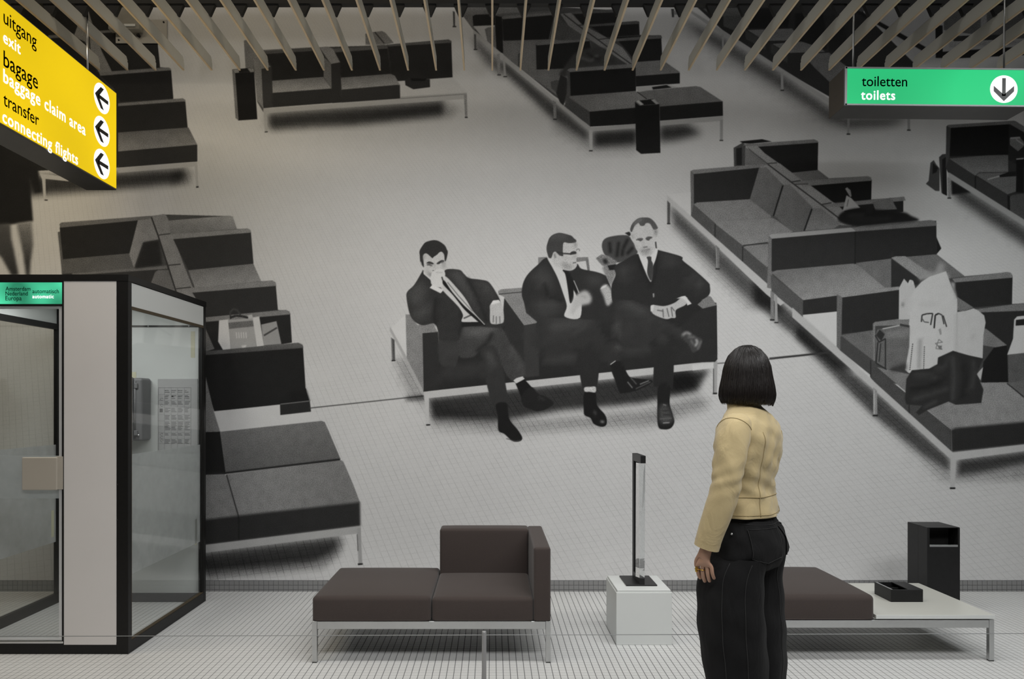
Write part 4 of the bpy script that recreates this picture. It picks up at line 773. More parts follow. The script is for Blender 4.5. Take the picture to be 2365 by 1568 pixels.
# ------------------------------------------------------------------ mural object: one flat sheet carrying the print in its vertex colours
def build_mural():
    paint_mural()
    YM = YW - .006; k = F / YM
    W2, H2 = MW // 64 * 64, MH // 32 * 32
    bot = int(round(VY - (.0815 - H) * k))            # the sheet ends on top of the skirting
    V = np.pad(CV, ((0, 1), (0, 1)), mode='edge'); G = np.pad(CG, ((0, 1), (0, 1)), mode='edge'); N = np.pad(CN, ((0, 1), (0, 1)), mode='edge')
    leaves = []; act = None; s = 32
    nby, nbx = H2 // s, W2 // s
    by, bx = [a.ravel() for a in np.mgrid[0:nby, 0:nbx]]; by = by * s; bx = bx * s
    while True:
        if s == 1:
            leaves.append(np.stack([by, bx, np.full_like(by, 1)], 1)); break
        t = np.linspace(0, 1, s + 1); err = np.zeros(len(by), np.float32)
        oy, ox = np.mgrid[0:s + 1, 0:s + 1]
        for c0 in range(0, len(by), 4096):
            sl = slice(c0, c0 + 4096); Y = by[sl, None, None] + oy; X = bx[sl, None, None] + ox
            for A, tol in ((V, 4.0), (G, .3), (N, .12)):
                B = A[Y, X]
                q = (B[:, :1, :1] * (1 - t)[None, :, None] + B[:, -1:, :1] * t[None, :, None]) * (1 - t)[None, None] + (B[:, :1, -1:] * (1 - t)[None, :, None] + B[:, -1:, -1:] * t[None, :, None]) * t[None, None]
                err[sl] = np.maximum(err[sl], np.abs(B - q).max((1, 2)) / tol)
        ok = err <= 1
        leaves.append(np.stack([by[ok], bx[ok], np.full(ok.sum(), s)], 1))
        by, bx = by[~ok], bx[~ok]
        if len(by) == 0: break
        h = s // 2
        by = np.concatenate([by, by, by + h, by + h]); bx = np.concatenate([bx, bx + h, bx, bx + h]); s = h
    Lf = np.concatenate(leaves); Lf = Lf[Lf[:, 0] + MY0 < bot]
    y0, x0, s_ = Lf.T; y1 = np.minimum(y0 + s_, bot - MY0)
    cy = np.stack([y1, y1, y0, y0], 1); cx = np.stack([x0, x0 + s_, x0 + s_, x0], 1)
    key = cy.astype(np.int64) * 8192 + cx
    uq, inv = np.unique(key.ravel(), return_inverse=True)
    uy = uq // 8192; ux = uq % 8192
    co = np.zeros((len(uq), 3), np.float32)
    co[:, 0] = (ux + MX0 - VX) / k; co[:, 2] = H - (uy + MY0 - VY) / k
    n = len(Lf); me = bpy.data.meshes.new('mural')
    me.vertices.add(len(uq)); me.vertices.foreach_set('co', co.ravel())
    me.loops.add(4 * n); me.loops.foreach_set('vertex_index', inv.astype(np.int32))
    me.polygons.add(n); me.polygons.foreach_set('loop_start', np.arange(0, 4 * n, 4, dtype=np.int32)); me.polygons.foreach_set('loop_total', np.full(n, 4, np.int32))
    me.update(); me.validate()
    v = V[uy, ux] / 255.0; alb = np.where(v <= .04045, v / 12.92, ((v + .055) / 1.055) ** 2.4)
    colr = np.ones((len(uq), 4), np.float32); colr[:, 0] = alb * 1.75; colr[:, 1] = G[uy, ux] * .25; colr[:, 2] = N[uy, ux]
    at = me.color_attributes.new('print', 'FLOAT_COLOR', 'POINT'); at.data.foreach_set('color', colr.ravel())
    # material: print tone x film grain x the printed floor's own tile lines in their perspective
    m = bpy.data.materials.new('mural_print'); m.use_nodes = True; nt = m.node_tree; p = nt.nodes['Principled BSDF']
    p.inputs['Roughness'].default_value = .6; p.inputs['Specular IOR Level'].default_value = .08
    N_ = lambda t, **kw: nt.nodes.new(t)
    def math_(op, a, b=None, c=None):
        q = nt.nodes.new('ShaderNodeMath'); q.operation = op
        for i, w in enumerate((a, b, c)):
            if w is None: continue
            if isinstance(w, (int, float)): q.inputs[i].default_value = w
            else: nt.links.new(w, q.inputs[i])
        return q.outputs[0]
    ca = nt.nodes.new('ShaderNodeVertexColor'); ca.layer_name = 'print'
    sp = nt.nodes.new('ShaderNodeSeparateColor'); nt.links.new(ca.outputs['Color'], sp.inputs[0])
    tc = nt.nodes.new('ShaderNodeTexCoord'); sx = nt.nodes.new('ShaderNodeSeparateXYZ'); nt.links.new(tc.outputs['Object'], sx.inputs[0])
    A = np.array((-50., -994, 1)); Bv = np.array((20000., -1190, 1)); ref = np.array((600., 1310, 1))
    hz = np.cross(A, Bv); a = np.cross(A, ref); b = np.cross(Bv, ref)
    def coord(l, q): return (l @ q) / (hz @ q)
    su = 1 / abs(coord(a, ref + (17.2, 0, 0)) - coord(a, ref)); sv = 1 / abs(coord(b, ref + (0, 13.6, 0)) - coord(b, ref))
    T = np.array(((k, 0, VX), (0, -k, VY + H * k), (0, 0, 1)))       # (X, Z, 1) -> frame of the print
    def dot(l):
        l = l @ T; return math_('ADD', math_('ADD', math_('MULTIPLY', sx.outputs['X'], float(l[0])), math_('MULTIPLY', sx.outputs['Z'], float(l[1]))), float(l[2]))
    sc_ = 1 / np.abs(hz).max(); den = dot(hz * sc_)
    u = math_('DIVIDE', dot(a * su * sc_), den); w = math_('DIVIDE', dot(b * sv * sc_), den)
    wob = nt.nodes.new('ShaderNodeTexNoise'); wob.inputs['Scale'].default_value = 9; wob.inputs['Detail'].default_value = 3; nt.links.new(tc.outputs['Object'], wob.inputs['Vector'])
    def line(c, wd, soft):
        d = math_('PINGPONG', c, .5); mr = nt.nodes.new('ShaderNodeMapRange'); mr.inputs['From Min'].default_value = wd; mr.inputs['From Max'].default_value = wd + soft
        mr.inputs['To Min'].default_value = 1; mr.inputs['To Max'].default_value = 0; nt.links.new(d, mr.inputs['Value']); return mr.outputs[0]
    lu = line(u, .02, .06); lw = math_('MULTIPLY', line(w, .02, .08), .5)
    ln = math_('MAXIMUM', lu, lw)
    br = nt.nodes.new('ShaderNodeMapRange'); br.inputs['From Min'].default_value = .3; br.inputs['From Max'].default_value = .65; br.inputs['To Min'].default_value = .35; br.inputs['To Max'].default_value = 1.25; nt.links.new(wob.outputs['Fac'], br.inputs['Value'])
    dep = nt.nodes.new('ShaderNodeMapRange'); dep.inputs['From Min'].default_value = 3.9; dep.inputs['From Max'].default_value = 1.0; dep.inputs['To Min'].default_value = .07; dep.inputs['To Max'].default_value = .17; nt.links.new(sx.outputs['Z'], dep.inputs['Value'])
    ln = math_('MULTIPLY', math_('MULTIPLY', ln, br.outputs[0]), math_('MULTIPLY', dep.outputs[0], math_('MULTIPLY', sp.outputs['Green'], 4.0)))
    g1 = nt.nodes.new('ShaderNodeTexNoise'); g1.inputs['Scale'].default_value = 150; g1.inputs['Detail'].default_value = 3; g1.inputs['Roughness'].default_value = .7; nt.links.new(tc.outputs['Object'], g1.inputs['Vector'])
    g2 = nt.nodes.new('ShaderNodeTexNoise'); g2.inputs['Scale'].default_value = 16; g2.inputs['Detail'].default_value = 2; nt.links.new(tc.outputs['Object'], g2.inputs['Vector'])
    gr = math_('ADD', math_('MULTIPLY', math_('SUBTRACT', g1.outputs['Fac'], .5), 7.5), math_('MULTIPLY', math_('SUBTRACT', g2.outputs['Fac'], .5), 1.6))
    gr = math_('ADD', 1.0, math_('MULTIPLY', gr, sp.outputs['Blue']))
    big = nt.nodes.new('ShaderNodeTexNoise'); big.inputs['Scale'].default_value = 1.1; big.inputs['Detail'].default_value = 2; nt.links.new(tc.outputs['Object'], big.inputs['Vector'])
    bg = nt.nodes.new('ShaderNodeMapRange'); bg.inputs['To Min'].default_value = .93; bg.inputs['To Max'].default_value = 1.07; nt.links.new(big.outputs['Fac'], bg.inputs['Value'])
    tone = math_('MULTIPLY', math_('MULTIPLY', sp.outputs['Red'], math_('MAXIMUM', gr, .15)), math_('MULTIPLY', bg.outputs[0], math_('SUBTRACT', 1.0, ln)))
    cc = nt.nodes.new('ShaderNodeCombineColor')
    for i, f_ in enumerate((1.0, .998, .994)): nt.links.new(math_('MULTIPLY', tone, f_), cc.inputs[i])
    nt.links.new(cc.outputs[0], p.inputs['Base Color'])
    o = link('mural', me, m); o.location = (0, YM, 0)
    o['label'] = 'wall-high black and white photo print of three seated men in a lounge'; o['category'] = 'mural'
    print('mural quads', n, 'verts', len(uq))
build_mural()
# ------------------------------------------------------------------ lettering
def glyphs(body, bold=False):
    cu = bpy.data.curves.new('t', 'FONT'); cu.body = body; cu.size = 1.0; cu.resolution_u = 3
    cu.space_character = 1.10 if bold else 1.0
    ob = bpy.data.objects.new('t', cu); COL.objects.link(ob); bpy.context.view_layer.update()
    me = bpy.data.meshes.new_from_object(ob.evaluated_get(bpy.context.evaluated_depsgraph_get()))
    v = np.array([q.co[:2] for q in me.vertices]); f = [tuple(pl.vertices) for pl in me.polygons]
    bpy.data.objects.remove(ob); bpy.data.curves.remove(cu); bpy.data.meshes.remove(me)
    if len(body) < 20:                                       # a heavier cut: the strokes thickened all round
        n = len(v); vs_ = []; fs = []; a, b = (.018, .012) if bold else (.006, .004)
        for i, (dx, dy) in enumerate(((-a,-b), (a,-b), (-a,b), (a,b), (0,0))):
            vs_.append(v + (dx, dy)); fs += [tuple(j + i*n for j in q) for q in f]
        v = np.concatenate(vs_); f = fs
    return v, f
def word_spans(txt, bold):
    """each word with its share of the line's width"""
    full = glyphs(txt, bold)[0]; a, b = full[:, 0].min(), full[:, 0].max(); out = []; pre = ''
    for wv in txt.split(' '):
        g = glyphs(wv, bold)[0]; e = glyphs(pre + wv, bold)[0][:, 0].max(); ww = g[:, 0].max() - g[:, 0].min()
        out.append((wv, (e - ww - a)/(b - a), ww/(b - a))); pre += wv + ' '
    return out
def letter_mb(body, o, u, w, n, width, height=None, bold=False, lift=.0015):
    """text whose left end of the baseline is o; u = reading direction, w = up, n = towards the reader"""
    v, f = glyphs(body, bold); o, u, w, n = map(Vector, (o, u, w, n))
    x0, x1 = v[:, 0].min(), v[:, 0].max(); sx = width / (x1 - x0); sy = sx*1.10 if height is None else height
    mb = MB(); mb.add([o + u*((p[0]-x0)*sx) + w*(p[1]*sy) + n*lift for p in v], f)
    return mb
def disc_mb(c, u, w, n, r, lift=.0012, k=40):
    c, u, w, n = map(Vector, (c, u, w, n))
    return MB().add([c + u*r*math.cos(2*math.pi*i/k) + w*r*math.sin(2*math.pi*i/k) + n*lift for i in range(k)], [tuple(range(k))])
def arrow_mb(c, d, s, n, r, lift=.002):
    """chunky arrow, pointing along d; s = sideways"""
    c, d, s, n = map(Vector, (c, d, s, n)); P_ = lambda a, b: c + d*(a*r) + s*(b*r) + n*lift
    mb = MB()
    mb.add([P_(-.80,-.135), P_(.50,-.135), P_(.50,.135), P_(-.80,.135)], [(0,1,2,3)])
    for q in (-1, 1):
        mb.add([P_(.88,0), P_(.16,.74*q), P_(-.24,.74*q), P_(.40,0.0)], [(0,1,2,3)])
    return mb

# ------------------------------------------------------------------ slatted ceiling
HS = 2.37; ZS = H + HS; PITCH = .2; SY1 = F*HS/768.0; SLH = .09
ORD = ['first','second','third','fourth','fifth','sixth','seventh','eighth','ninth','tenth','eleventh','twelfth','thirteenth','fourteenth','fifteenth','sixteenth','seventeenth','eighteenth','nineteenth','twentieth']
def ordinal(n):
    if n <= 20: return ORD[n-1]
    t, u_ = divmod(n, 10); base = {2:'twenty',3:'thirty',4:'forty'}[t]
    return {2:'twentieth',3:'thirtieth',4:'fortieth'}[t] if u_ == 0 else base + '-' + ORD[u_-1]
bl = MB(); y0_ = 1.2
bl.prism([(y0_,.008), (SY1,.008), (SY1,.052), (SY1-.012,.058), (SY1-.006,.066), (SY1-.024,SLH), (y0_,SLH)], 'x', -.0045, .0045)
lip = MB().box(-.0062, .0062, y0_, SY1, 0, .008)
bl_me, lip_me = mesh_of('blade', bl), mesh_of('bottom_edge', lip)
bl_me.materials.append(M['slat']); lip_me.materials.append(M['slatlip'])
ks = list(range(-18, 21))
for i, k_ in enumerate(ks):
    nth = i + 1
    lab = f'long grey-beige ceiling slat above the mural, {ordinal(nth)} from the left' if nth <= 20 else f'long grey-beige ceiling slat above the mural, {ordinal(len(ks)-nth+1)} from the right'
    t = thing('overhead_slat', lab, 'ceiling slat', (k_*PITCH, 0, ZS), 'slats of the open ceiling')
    link('blade', bl_me, None, t); link('bottom_edge', lip_me, None, t)
DR = F*PITCH/73.1                                            # the black carrier rail
rl = thing('carrier_rail', 'black metal carrier rail crossing above all the ceiling slats', 'rail', (0, DR, ZS + SLH))
zr = H + (VY-17)/F*(DR+.045)
part('rail_body', MB().box(-5.2, 5.2, DR, DR + .045, zr, zr + .03).box(-5.2, 5.2, DR + .006, DR + .04, zr + .03, zr + .16), M['rail'], rl)
for k_ in ks:
    x = k_*PITCH
    b = MB().prism([(x-.045, zr), (x+.045, zr), (x+.014, ZS+SLH-.004), (x-.014, ZS+SLH-.004)], 'y', DR + .006, DR + .034)
    part('bracket', b, M['rail'], rl)
part('hanger', MB().tube([(-1.5, DR+.02, zr+.15), (-1.5, DR+.02, 4.95)], .006, 8), M['rail'], rl); part('hanger', MB().tube([(1.5, DR+.02, zr+.15), (1.5, DR+.02, 4.95)], .006, 8), M['rail'], rl)

# ------------------------------------------------------------------ yellow direction sign, hung end-on over the booth
DS = 4.75; XS = (270.5 - VX)/F*DS; TH = 72.5/F*DS; DN = 3.40
ZT, ZB = pZ(214, DS), pZ(439.5, DS)
ys = thing('hanging_sign', 'illuminated yellow direction sign with three left arrows hung above the booth', 'sign', (XS - TH/2, (DS+DN)/2, ZB))
part('case', MB().box(XS-TH+.0042, XS-.0042, DN, DS, ZB, ZT, .003, 1), M['signbox'], ys)
face = part('lit_face', MB().box(XS-.004, XS, DN+.012, DS-.010, ZB+.010, ZT-.010), M['yellow'], ys, 'glowing yellow acrylic face')
part('lit_face', MB().box(XS-TH, XS-TH+.004, DN+.012, DS-.010, ZB+.010, ZT-.010), M['yellow'], ys, 'glowing yellow acrylic face turned away')
def on_sign(x, y):
    D = -XS*F/(VX - x)*1.0; return D, pZ(y, D)
U_, W_, N_v = (0,1,0), (0,0,1), (1,0,0)
for txt, x0, x1, yb, bold in (('uitgang', 7.4, 84, 52, 0), ('exit', 6.8, 47, 96.5, 1), ('bagage', 7.4, 87, 151.5, 0), ('baggage claim area', 7.0, 197, 188.5, 1), ('transfer', 7.2, 89.5, 242, 0), ('connecting flights', 5.0, 179.5, 281, 1)):
    D0, z0 = on_sign(x0, yb); D1, _ = on_sign(x1, yb)
    for wv, fo, fw in word_spans(txt, bool(bold)):
        part('lettering', letter_mb(wv, (XS, D0 + (D1-D0)*fo, z0), U_, W_, N_v, (D1-D0)*fw, bold=bool(bold)), M['whiteglow' if bold else 'blackink'], face, ('white lettering ' if bold else 'black lettering ') + wv)
for y in (227.6, 303.5, 378.9):
    D, z = on_sign(235, y); dm = part('arrow_disc', disc_mb((XS, D, z), U_, W_, N_v, .0925), M['whiteglow'], face, 'white disc with a black arrow pointing left')
    part('arrow', arrow_mb((XS, D, z), (0,-1,0), (0,0,1), N_v, .0925), M['blackink'], face)
DC = (TH/2 - XS)*F/(VX - 197.5)
part('suspension_rod', MB().tube([(XS-TH/2+.013, DC, ZT-.002), (XS-TH/2+.013, DC, zr+.02)], .006, 10), M['alu'], ys)
part('suspension_rod', MB().tube([(XS-TH/2+.013, DN+.2, ZT-.002), (XS-TH/2+.013, DN+.2, 4.95)], .006, 10), M['alu'], ys)

# ------------------------------------------------------------------ green toilet sign
DG = 4.32; X0g, X1g = pX(1952, DG), 3.26; Z0g, Z1g = pZ(242.5, DG), pZ(154, DG); TG = .205
gs = thing('hanging_sign', 'illuminated green toilets sign with a down arrow, hung at the right', 'sign', (X0g, DG, Z0g))
part('case', MB().box(X0g+.002, X1g, DG+.012, DG+TG, Z0g, Z1g-.004, .002, 1), M['signbox'], gs)
part('end_plate', MB().box(X0g-.002, X0g+.002, DG+.010, DG+TG+.002, Z0g-.001, Z1g-.002), M['signbrown'], gs, 'dark brown end plate')
fr = MB().box(X0g-.003, X0g+.011, DG, DG+.014, Z0g-.001, Z1g+.002).box(X1g-.011, X1g, DG, DG+.014, Z0g-.001, Z1g).box(X0g, X1g, DG, DG+.014, Z1g-.010, Z1g).box(X0g, X1g, DG, DG+.014, Z0g, Z0g+.009)
part('face_frame', fr, M['alu2'], gs, 'thin aluminium face frame')
gf = part('lit_face', MB().box(X0g+.011, X1g-.011, DG+.002, DG+.010, Z0g+.009, Z1g-.010), M['green'], gs, 'glowing green acrylic face')
U2, N2 = (1,0,0), (0,-1,0); yo = DG + .002
for txt, x0, x1, yb, bold in (('toiletten', 1989.5, 2094.5, 198.6, 0), ('toilets', 1988, 2067, 229.6, 1)):
    part('lettering', letter_mb(txt, (pX(x0, yo), yo, pZ(yb, yo)), U2, W_, N2, pX(x1, yo)-pX(x0, yo), bold=bool(bold)), M['whiteglow' if bold else 'blackink'], gf, ('white lettering ' if bold else 'black lettering ') + txt)
c_ = px(2317.7, 202.6, yo)
part('arrow_disc', disc_mb(c_, U2, W_, N2, 31.8/F*yo), M['whiteglow'], gf, 'white disc with a black arrow pointing down'); part('arrow', arrow_mb(c_, (0,0,-1), (1,0,0), N2, 31.8/F*yo), M['blackink'], gf)
for xx in (1969.5, 2317.5):
    x = pX(xx, DG+TG/2); part('suspension_rod', MB().tube([(x, DG+TG/2, Z1g-.004), (x, DG+TG/2, 4.95)], [.0055, .0055], 10), M['alu'], gs)
part('screw', disc_mb((X0g-.002, DG+.11, Z0g+.10), (0,1,0), W_, (-1,0,0), .005, .001, 12), M['blackink'], gs)
gs.rotation_euler = (0, R(.55), 0)

# ------------------------------------------------------------------ plates on the wall behind the slats
YM_ = YW - .006
ap = thing('access_panel', 'pale square plate with corner screws on the mural behind the slats', 'panel', (pX(328, YM_), YM_, pZ(101, YM_)))
part('plate', MB().box(pX(269, YM_), pX(387, YM_), YM_-.012, YM_-.004, pZ(101.5, YM_), pZ(47.5, YM_), .001, 1), M['palep'], ap)
for x, y in ((276.5,94.5), (380,53.5), (276.5,54), (380,94.5)):
    part('screw', MB().tube([(pX(x, YM_), YM_-.011, pZ(y, YM_)), (pX(x, YM_), YM_-.018, pZ(y, YM_))], .006, 10), M['black'], ap)
part('knob', MB().tube([(pX(324, YM_), YM_-.010, pZ(86, YM_)), (pX(324, YM_), YM_-.035, pZ(86, YM_)), (pX(324, YM_), YM_-.045, pZ(86, YM_))], [.010, .012, .006], 12), M['black'], ap)
bx_ = thing('wall_bracket', 'small translucent box fixed over the pale square plate behind the slats', 'bracket', (pX(300, YM_), YM_, pZ(80, YM_)))
part('body', MB().box(pX(262, YM_), pX(333, YM_), YM_-.075, YM_-.016, pZ(79, YM_), pZ(19, YM_), .003, 1), M['acryl'], bx_)
part('tab', MB().box(pX(300, YM_), pX(325, YM_), YM_-.085, YM_-.076, pZ(74, YM_), pZ(69, YM_)), M['cool'], bx_)

# ------------------------------------------------------------------ telephone booth
XB, YF = -2.03, F*H/580.0; YR = 5.064; XL = -3.075; ZTB = 2.117
bo = thing('telephone_booth', 'black framed white and glass telephone booth at the left', 'telephone booth', ((XB+XL)/2, YF, 0))
k_ = .001
for (x, y, w, d) in ((XB-.066, YF, .066, .04), (XL, YF, .04, .04), (XB-.034, YR-.04, .034, .04), (XL, YR-.04, .04, .04)):
    part('corner_post', MB().box(x, x+w, y, y+d, 0, ZTB, .002, 1), M['black'], bo)
part('base_rail', MB().box(XL+.04, XB-.066, YF+.002, YF+.04, 0, .066), M['black'], bo); part('base_rail', MB().box(XL+.04, XB-.034, YR-.038, YR-.002, .001, .062), M['black'], bo)
part('base_rail', MB().box(XB-.030, XB-.001, YF+.04, YR-.04, 0, .066), M['black'], bo); part('base_rail', MB().box(XL, XL+.03, YF+.04, YR-.04, 0, .066), M['black'], bo)
part('threshold', MB().box(XL+.04, pX(146, YF), YF-.004, YF+.03, .060, .072, .002, 1), M['alu'], bo)
part('roof', MB().box(XL-.002, XB+.002, YF-.002, YR+.002, ZTB-.036, ZTB), M['black'], bo)
zh0, zh1 = pZ(702, YF), pZ(652, YF)
xd = pX(146, YF)                                             # door jamb / white panel joint
part('front_panel', MB().box(xd+.002, XB-.0665, YF+.001, YF+.02, pZ(1489.5, YF), pZ(649, YF), .0015, 1), M['white'], bo, 'warm white front panel')
for y in (1119, 1201):
    part('screw', MB().tube([(pX(271, YF), YF+.001, pZ(y, YF)), (pX(271, YF), YF-.001, pZ(y, YF))], .0045, 12), M['black'], bo)
part('jamb', MB().box(xd-.006, xd+.002, YF-.001, YF+.04, .066, ZTB-.03), M['black'], bo)
hd = part('header_sign', MB().box(XL+.04, xd-.008, YF+.004, YF+.02, zh0, zh1), M['greenb'], bo, 'green backlit header sign')
part('header_edge', MB().box(XL+.04, xd-.006, YF-.001, YF+.02, zh1, ZTB-.03).box(XL+.04, xd-.006, YF-.001, YF+.02, zh0-.012, zh0), M['black'], bo)
yo = YF + .004
m_hd = mat('header_ink', (.004,.03,.016,1), .5)
for txt, x0, x1, yb, mk in (('Amsterdam', 13, 70.7, 671.2, 0), ('Nederland', 12.8, 64.3, 682.4, 0), ('Europa', 12.8, 50.2, 693.6, 0), ('automatisch', 75, 136.2, 677.3, 0), ('automatic', 75, 124.5, 688.8, 1)):
    part('lettering', letter_mb(txt, (pX(x0, yo), yo, pZ(yb, yo)), U2, W_, N2, pX(x1, yo)-pX(x0, yo), bold=bool(mk), lift=.001), M['whiteglow'] if mk else m_hd, hd, ('white lettering ' if mk else 'dark lettering ') + txt)
# right-hand side
part('upper_panel', MB().box(XB-.012, XB-.002, YF+.045, YR-.012, 1.945, 2.078, .001, 1), M['cool'], bo, 'white upper side panel')
part('gasket', MB().box(XB-.012, XB-.001, YF+.04, YR-.03, 1.928, 1.945).box(XB-.014, XB-.003, YF+.04, YF+.048, .066, 1.945).box(XB-.022, XB-.003, YF+.048, YR-.04, .066, .074), M['gasket'], bo)
part('glass_pane', MB().box(XB-.018, XB-.012, YF+.046, YR-.034, .068, 1.94), M['glass'], bo)
part('frosted_band', MB().box(XB-.0195, XB-.0185, YF+.048, YR-.042, .43, 1.11), M['frost'], bo, 'matt frosted band across the glass')
part('side_frame', MB().box(XB-.03, XB-.004, YR-.055, YR-.04, .066, 1.95), M['black'], bo)
# left-hand side
part('upper_panel', MB().box(XL+.002, XL+.012, YF+.04, YR-.04, 1.955, 2.078), M['cool'], bo); part('side_frame', MB().box(XL+.004, XL+.03, YF+.04, YR-.04, 1.915, 1.955).box(XL+.004, XL+.03, YR-.062, YR-.04, .066, 1.92), M['black'], bo)
part('glass_pane', MB().box(XL+.012, XL+.018, YF+.04, YR-.04, .066, 1.92), M['glass'], bo); part('frosted_band', MB().box(XL+.0185, XL+.0195, YF+.04, YR-.062, .43, 1.11), M['frost'], bo)
part('sticker', MB().box(XL+.0195, XL+.0205, YR-.115, YR-.085, .47, .655), M['cream'], bo)
# back wall and ceiling of the booth
zb1 = 1.936
part('back_panel', MB().box(XL+.04, XB-.036, YR-.024, YR-.012, .058, zb1), M['cool'], bo, 'white inside back panel'); part('back_edge', MB().box(XL+.04, XB-.036, YR-.034, YR-.012, zb1, zb1+.012), M['black'], bo)
for x in (343, 437): part('screw', MB().tube([(pX(x, YR-.03), YR-.034, zb1+.006), (pX(x, YR-.03), YR-.038, zb1+.006)], .005, 10), M['alu'], bo)
part('inner_ceiling', MB().box(XL+.03, XB-.02, YF+.03, YR-.012, 2.06, 2.078).box(XL+.03, XB-.02, YR-.025, YR-.012, zb1+.012, 2.06), M['cool'], bo)
lamp_y = YF + .10
part('lamp_tube', MB().tube([(XL+.15, lamp_y, 2.035), (xd-.1, lamp_y, 2.035)], .012, 12), M['tube'], bo, 'lit fluorescent tube')
bl_ = area('booth_lamp', ((XL+XB)/2, (YF+YR)/2-.1, 2.045), ((XL+XB)/2, (YF+YR)/2+.1, 0), .7, .25, 5.2, (1,1,.99)); bl_.data.use_shadow = True
part('lamp_tray', MB().box(XL+.12, xd-.07, lamp_y-.03, lamp_y+.03, 2.048, 2.06), M['cool'], bo)
part('sticker', MB().box(pX(440, YR-.03), pX(449.5, YR-.03), YR-.0252, YR-.0240, pZ(826, YR-.03), pZ(765, YR-.03)), M['cream'], bo, 'narrow beige label strip')
part('sticker', MB().box(XB-.0205, XB-.0195, YR-.14, YR-.105, .42, .60), M['cream'], bo)
# the hinged glass door
dx0, dx1, dz0, dz1 = XL+.05, xd-.010, .078, pZ(708, YF)
dr = part('door', MB().box(dx1-.016, dx1, YF+.004, YF+.026, dz0, dz1).box(dx0, dx1-.016, YF+.004, YF+.026, dz1-.010, dz1).box(dx0, dx1-.016, YF+.004, YF+.026, dz0, dz0+.010).box(dx0, dx0+.016, YF+.004, YF+.026, dz0+.010, dz1-.010), M['doorfr'], bo, 'aluminium framed glass door')
part('door_glass', MB().box(dx0+.016, dx1-.016, YF+.012, YF+.018, dz0+.010, dz1-.010), M['glass'], dr)
part('frosted_band', MB().box(dx0+.016, dx1-.016, YF+.0185, YF+.0195, pZ(1152, YF), pZ(1053, YF)), M['frost'], dr)
part('push_plate', MB().box(pX(53.5, YF), pX(134, YF), YF-.012, YF+.010, pZ(1131.5, YF), pZ(1056, YF), .004, 2).box(pX(134, YF)-.01, pX(146, YF), YF-.002, YF+.010, pZ(1130, YF), pZ(1054, YF)), M['handle'], dr, 'beige square push plate')

# the coin telephone and its instruction sheet on the booth's back panel
YP = YR - .024
ph = thing('wall_telephone', 'grey enamelled coin telephone case on the booth back panel', 'telephone', (pX(318, YP), YP, pZ(1016, YP)))
x0, x1, z0, z1 = pX(258, YP-.14), pX(350, YP), pZ(1016, YP), pZ(874, YP)
x0 = x1 - .30
part('case', MB().box(x0, x1, YP-.14, YP, z0, z1, .018, 3), M['phone'], ph)
part('cover', MB().box(x0+.01, x1-.055, YP-.165, YP-.13, z0-.008, z1+.006, .014, 3), M['phone'], ph)
part('seam_rod', MB().tube([(x1-.046, YP-.142, z0+.02), (x1-.046, YP-.142, z1-.02)], .006, 8), M['phone'], ph)
for z in (z1-.055, z0+.055):
    part('latch', MB().box(x1-.05, x1-.026, YP-.152, YP-.138, z-.018, z+.018, .003, 1), M['phone'], ph)
part('lock', MB().tube([(x1-.022, YP-.138, z0+.04), (x1-.022, YP-.146, z0+.04)], .007, 10), M['alu'], ph)
part('tag', MB().box(pX(297, YP-.1), pX(316, YP-.1)-.005, YP-.10, YP-.098, z1, z1+.042), M['cream'], ph, 'small pale yellow tag on top')
hk = MB().tube([(x0-.02, YP-.10, z1-.08), (x0-.04, YP-.10, z1-.05), (x0-.045, YP-.10, z0+.08), (x0-.02, YP-.10, z0+.11)], [.026, .018, .018, .026], 12)
part('handset', hk, M['blackp'], ph)

x0, x1, z0, z1 = pX(365, YP), pX(457, YP), pZ(1046, YP), pZ(875, YP)
ps = thing('instruction_sheet', 'plate with printed dialling instructions beside the grey telephone case', 'notice', ((x0+x1)/2, YP, z0))
part('plate', MB().box(x0, x1, YP-.004, YP-.0005, z0, z1, .001, 1), M['paper'], ps)
gx0, gx1, gz1 = pX(366.5, YP), pX(441.6, YP), pZ(895, YP); gz0 = z0 + .004; yl = YP - .0048
tb = MB(); t_ = .0012
tb.box(gx0, gx1, yl, yl+.0006, gz1-t_, gz1); cols = [pX(x, YP) for x in (366.5, 380.4, 395.8, 410.8, 426.4, 441.6)]
for i, x in enumerate(cols): tb.box(x-t_/(2 if i in (0,5) else 4), x+t_/(2 if i in (0,5) else 4), yl, yl+.0006, gz0, gz1)
rowz = [pZ(y, YP) for y in (911, 925, 940, 957, 972, 984, 999, 1013, 1024)]
for z in rowz: tb.box(gx0, gx1, yl, yl+.0006, z-t_/4, z+t_/4)
o = part('table_lines', tb, M['inkg'], ps); o['kind'] = 'stuff'
heads = [('gebruiks-', 'aanwijzing'), ('directions', 'for use'), ('gebrauchs-', 'anweisung'), ('mode', "d'emploi")]
words = [['hoorn', 'afnemen'], ['lift', 'receiver'], ['hörer', 'abnehmen'], ['décrocher', 'le combiné']]
tx = MB()
for ci, hd_ in enumerate(heads):
    for li, wv in enumerate(hd_ ): tx_ = letter_mb(wv, (cols[ci+1]+.003, yl, pZ(902.5 + 4*li, YP)), U2, W_, N2, .0022*len(wv)*1.5, lift=.0006); tx.add(tx_.v, tx_.f)
    for li, wv in enumerate(words[ci]): tx_ = letter_mb(wv, (cols[ci+1]+.003, yl, pZ(917 + 4*li, YP)), U2, W_, N2, .0022*len(wv)*1.5, lift=.0006); tx.add(tx_.v, tx_.f)
o = part('lettering', tx, M['ink'], ps); o['kind'] = 'stuff'
dl = MB()
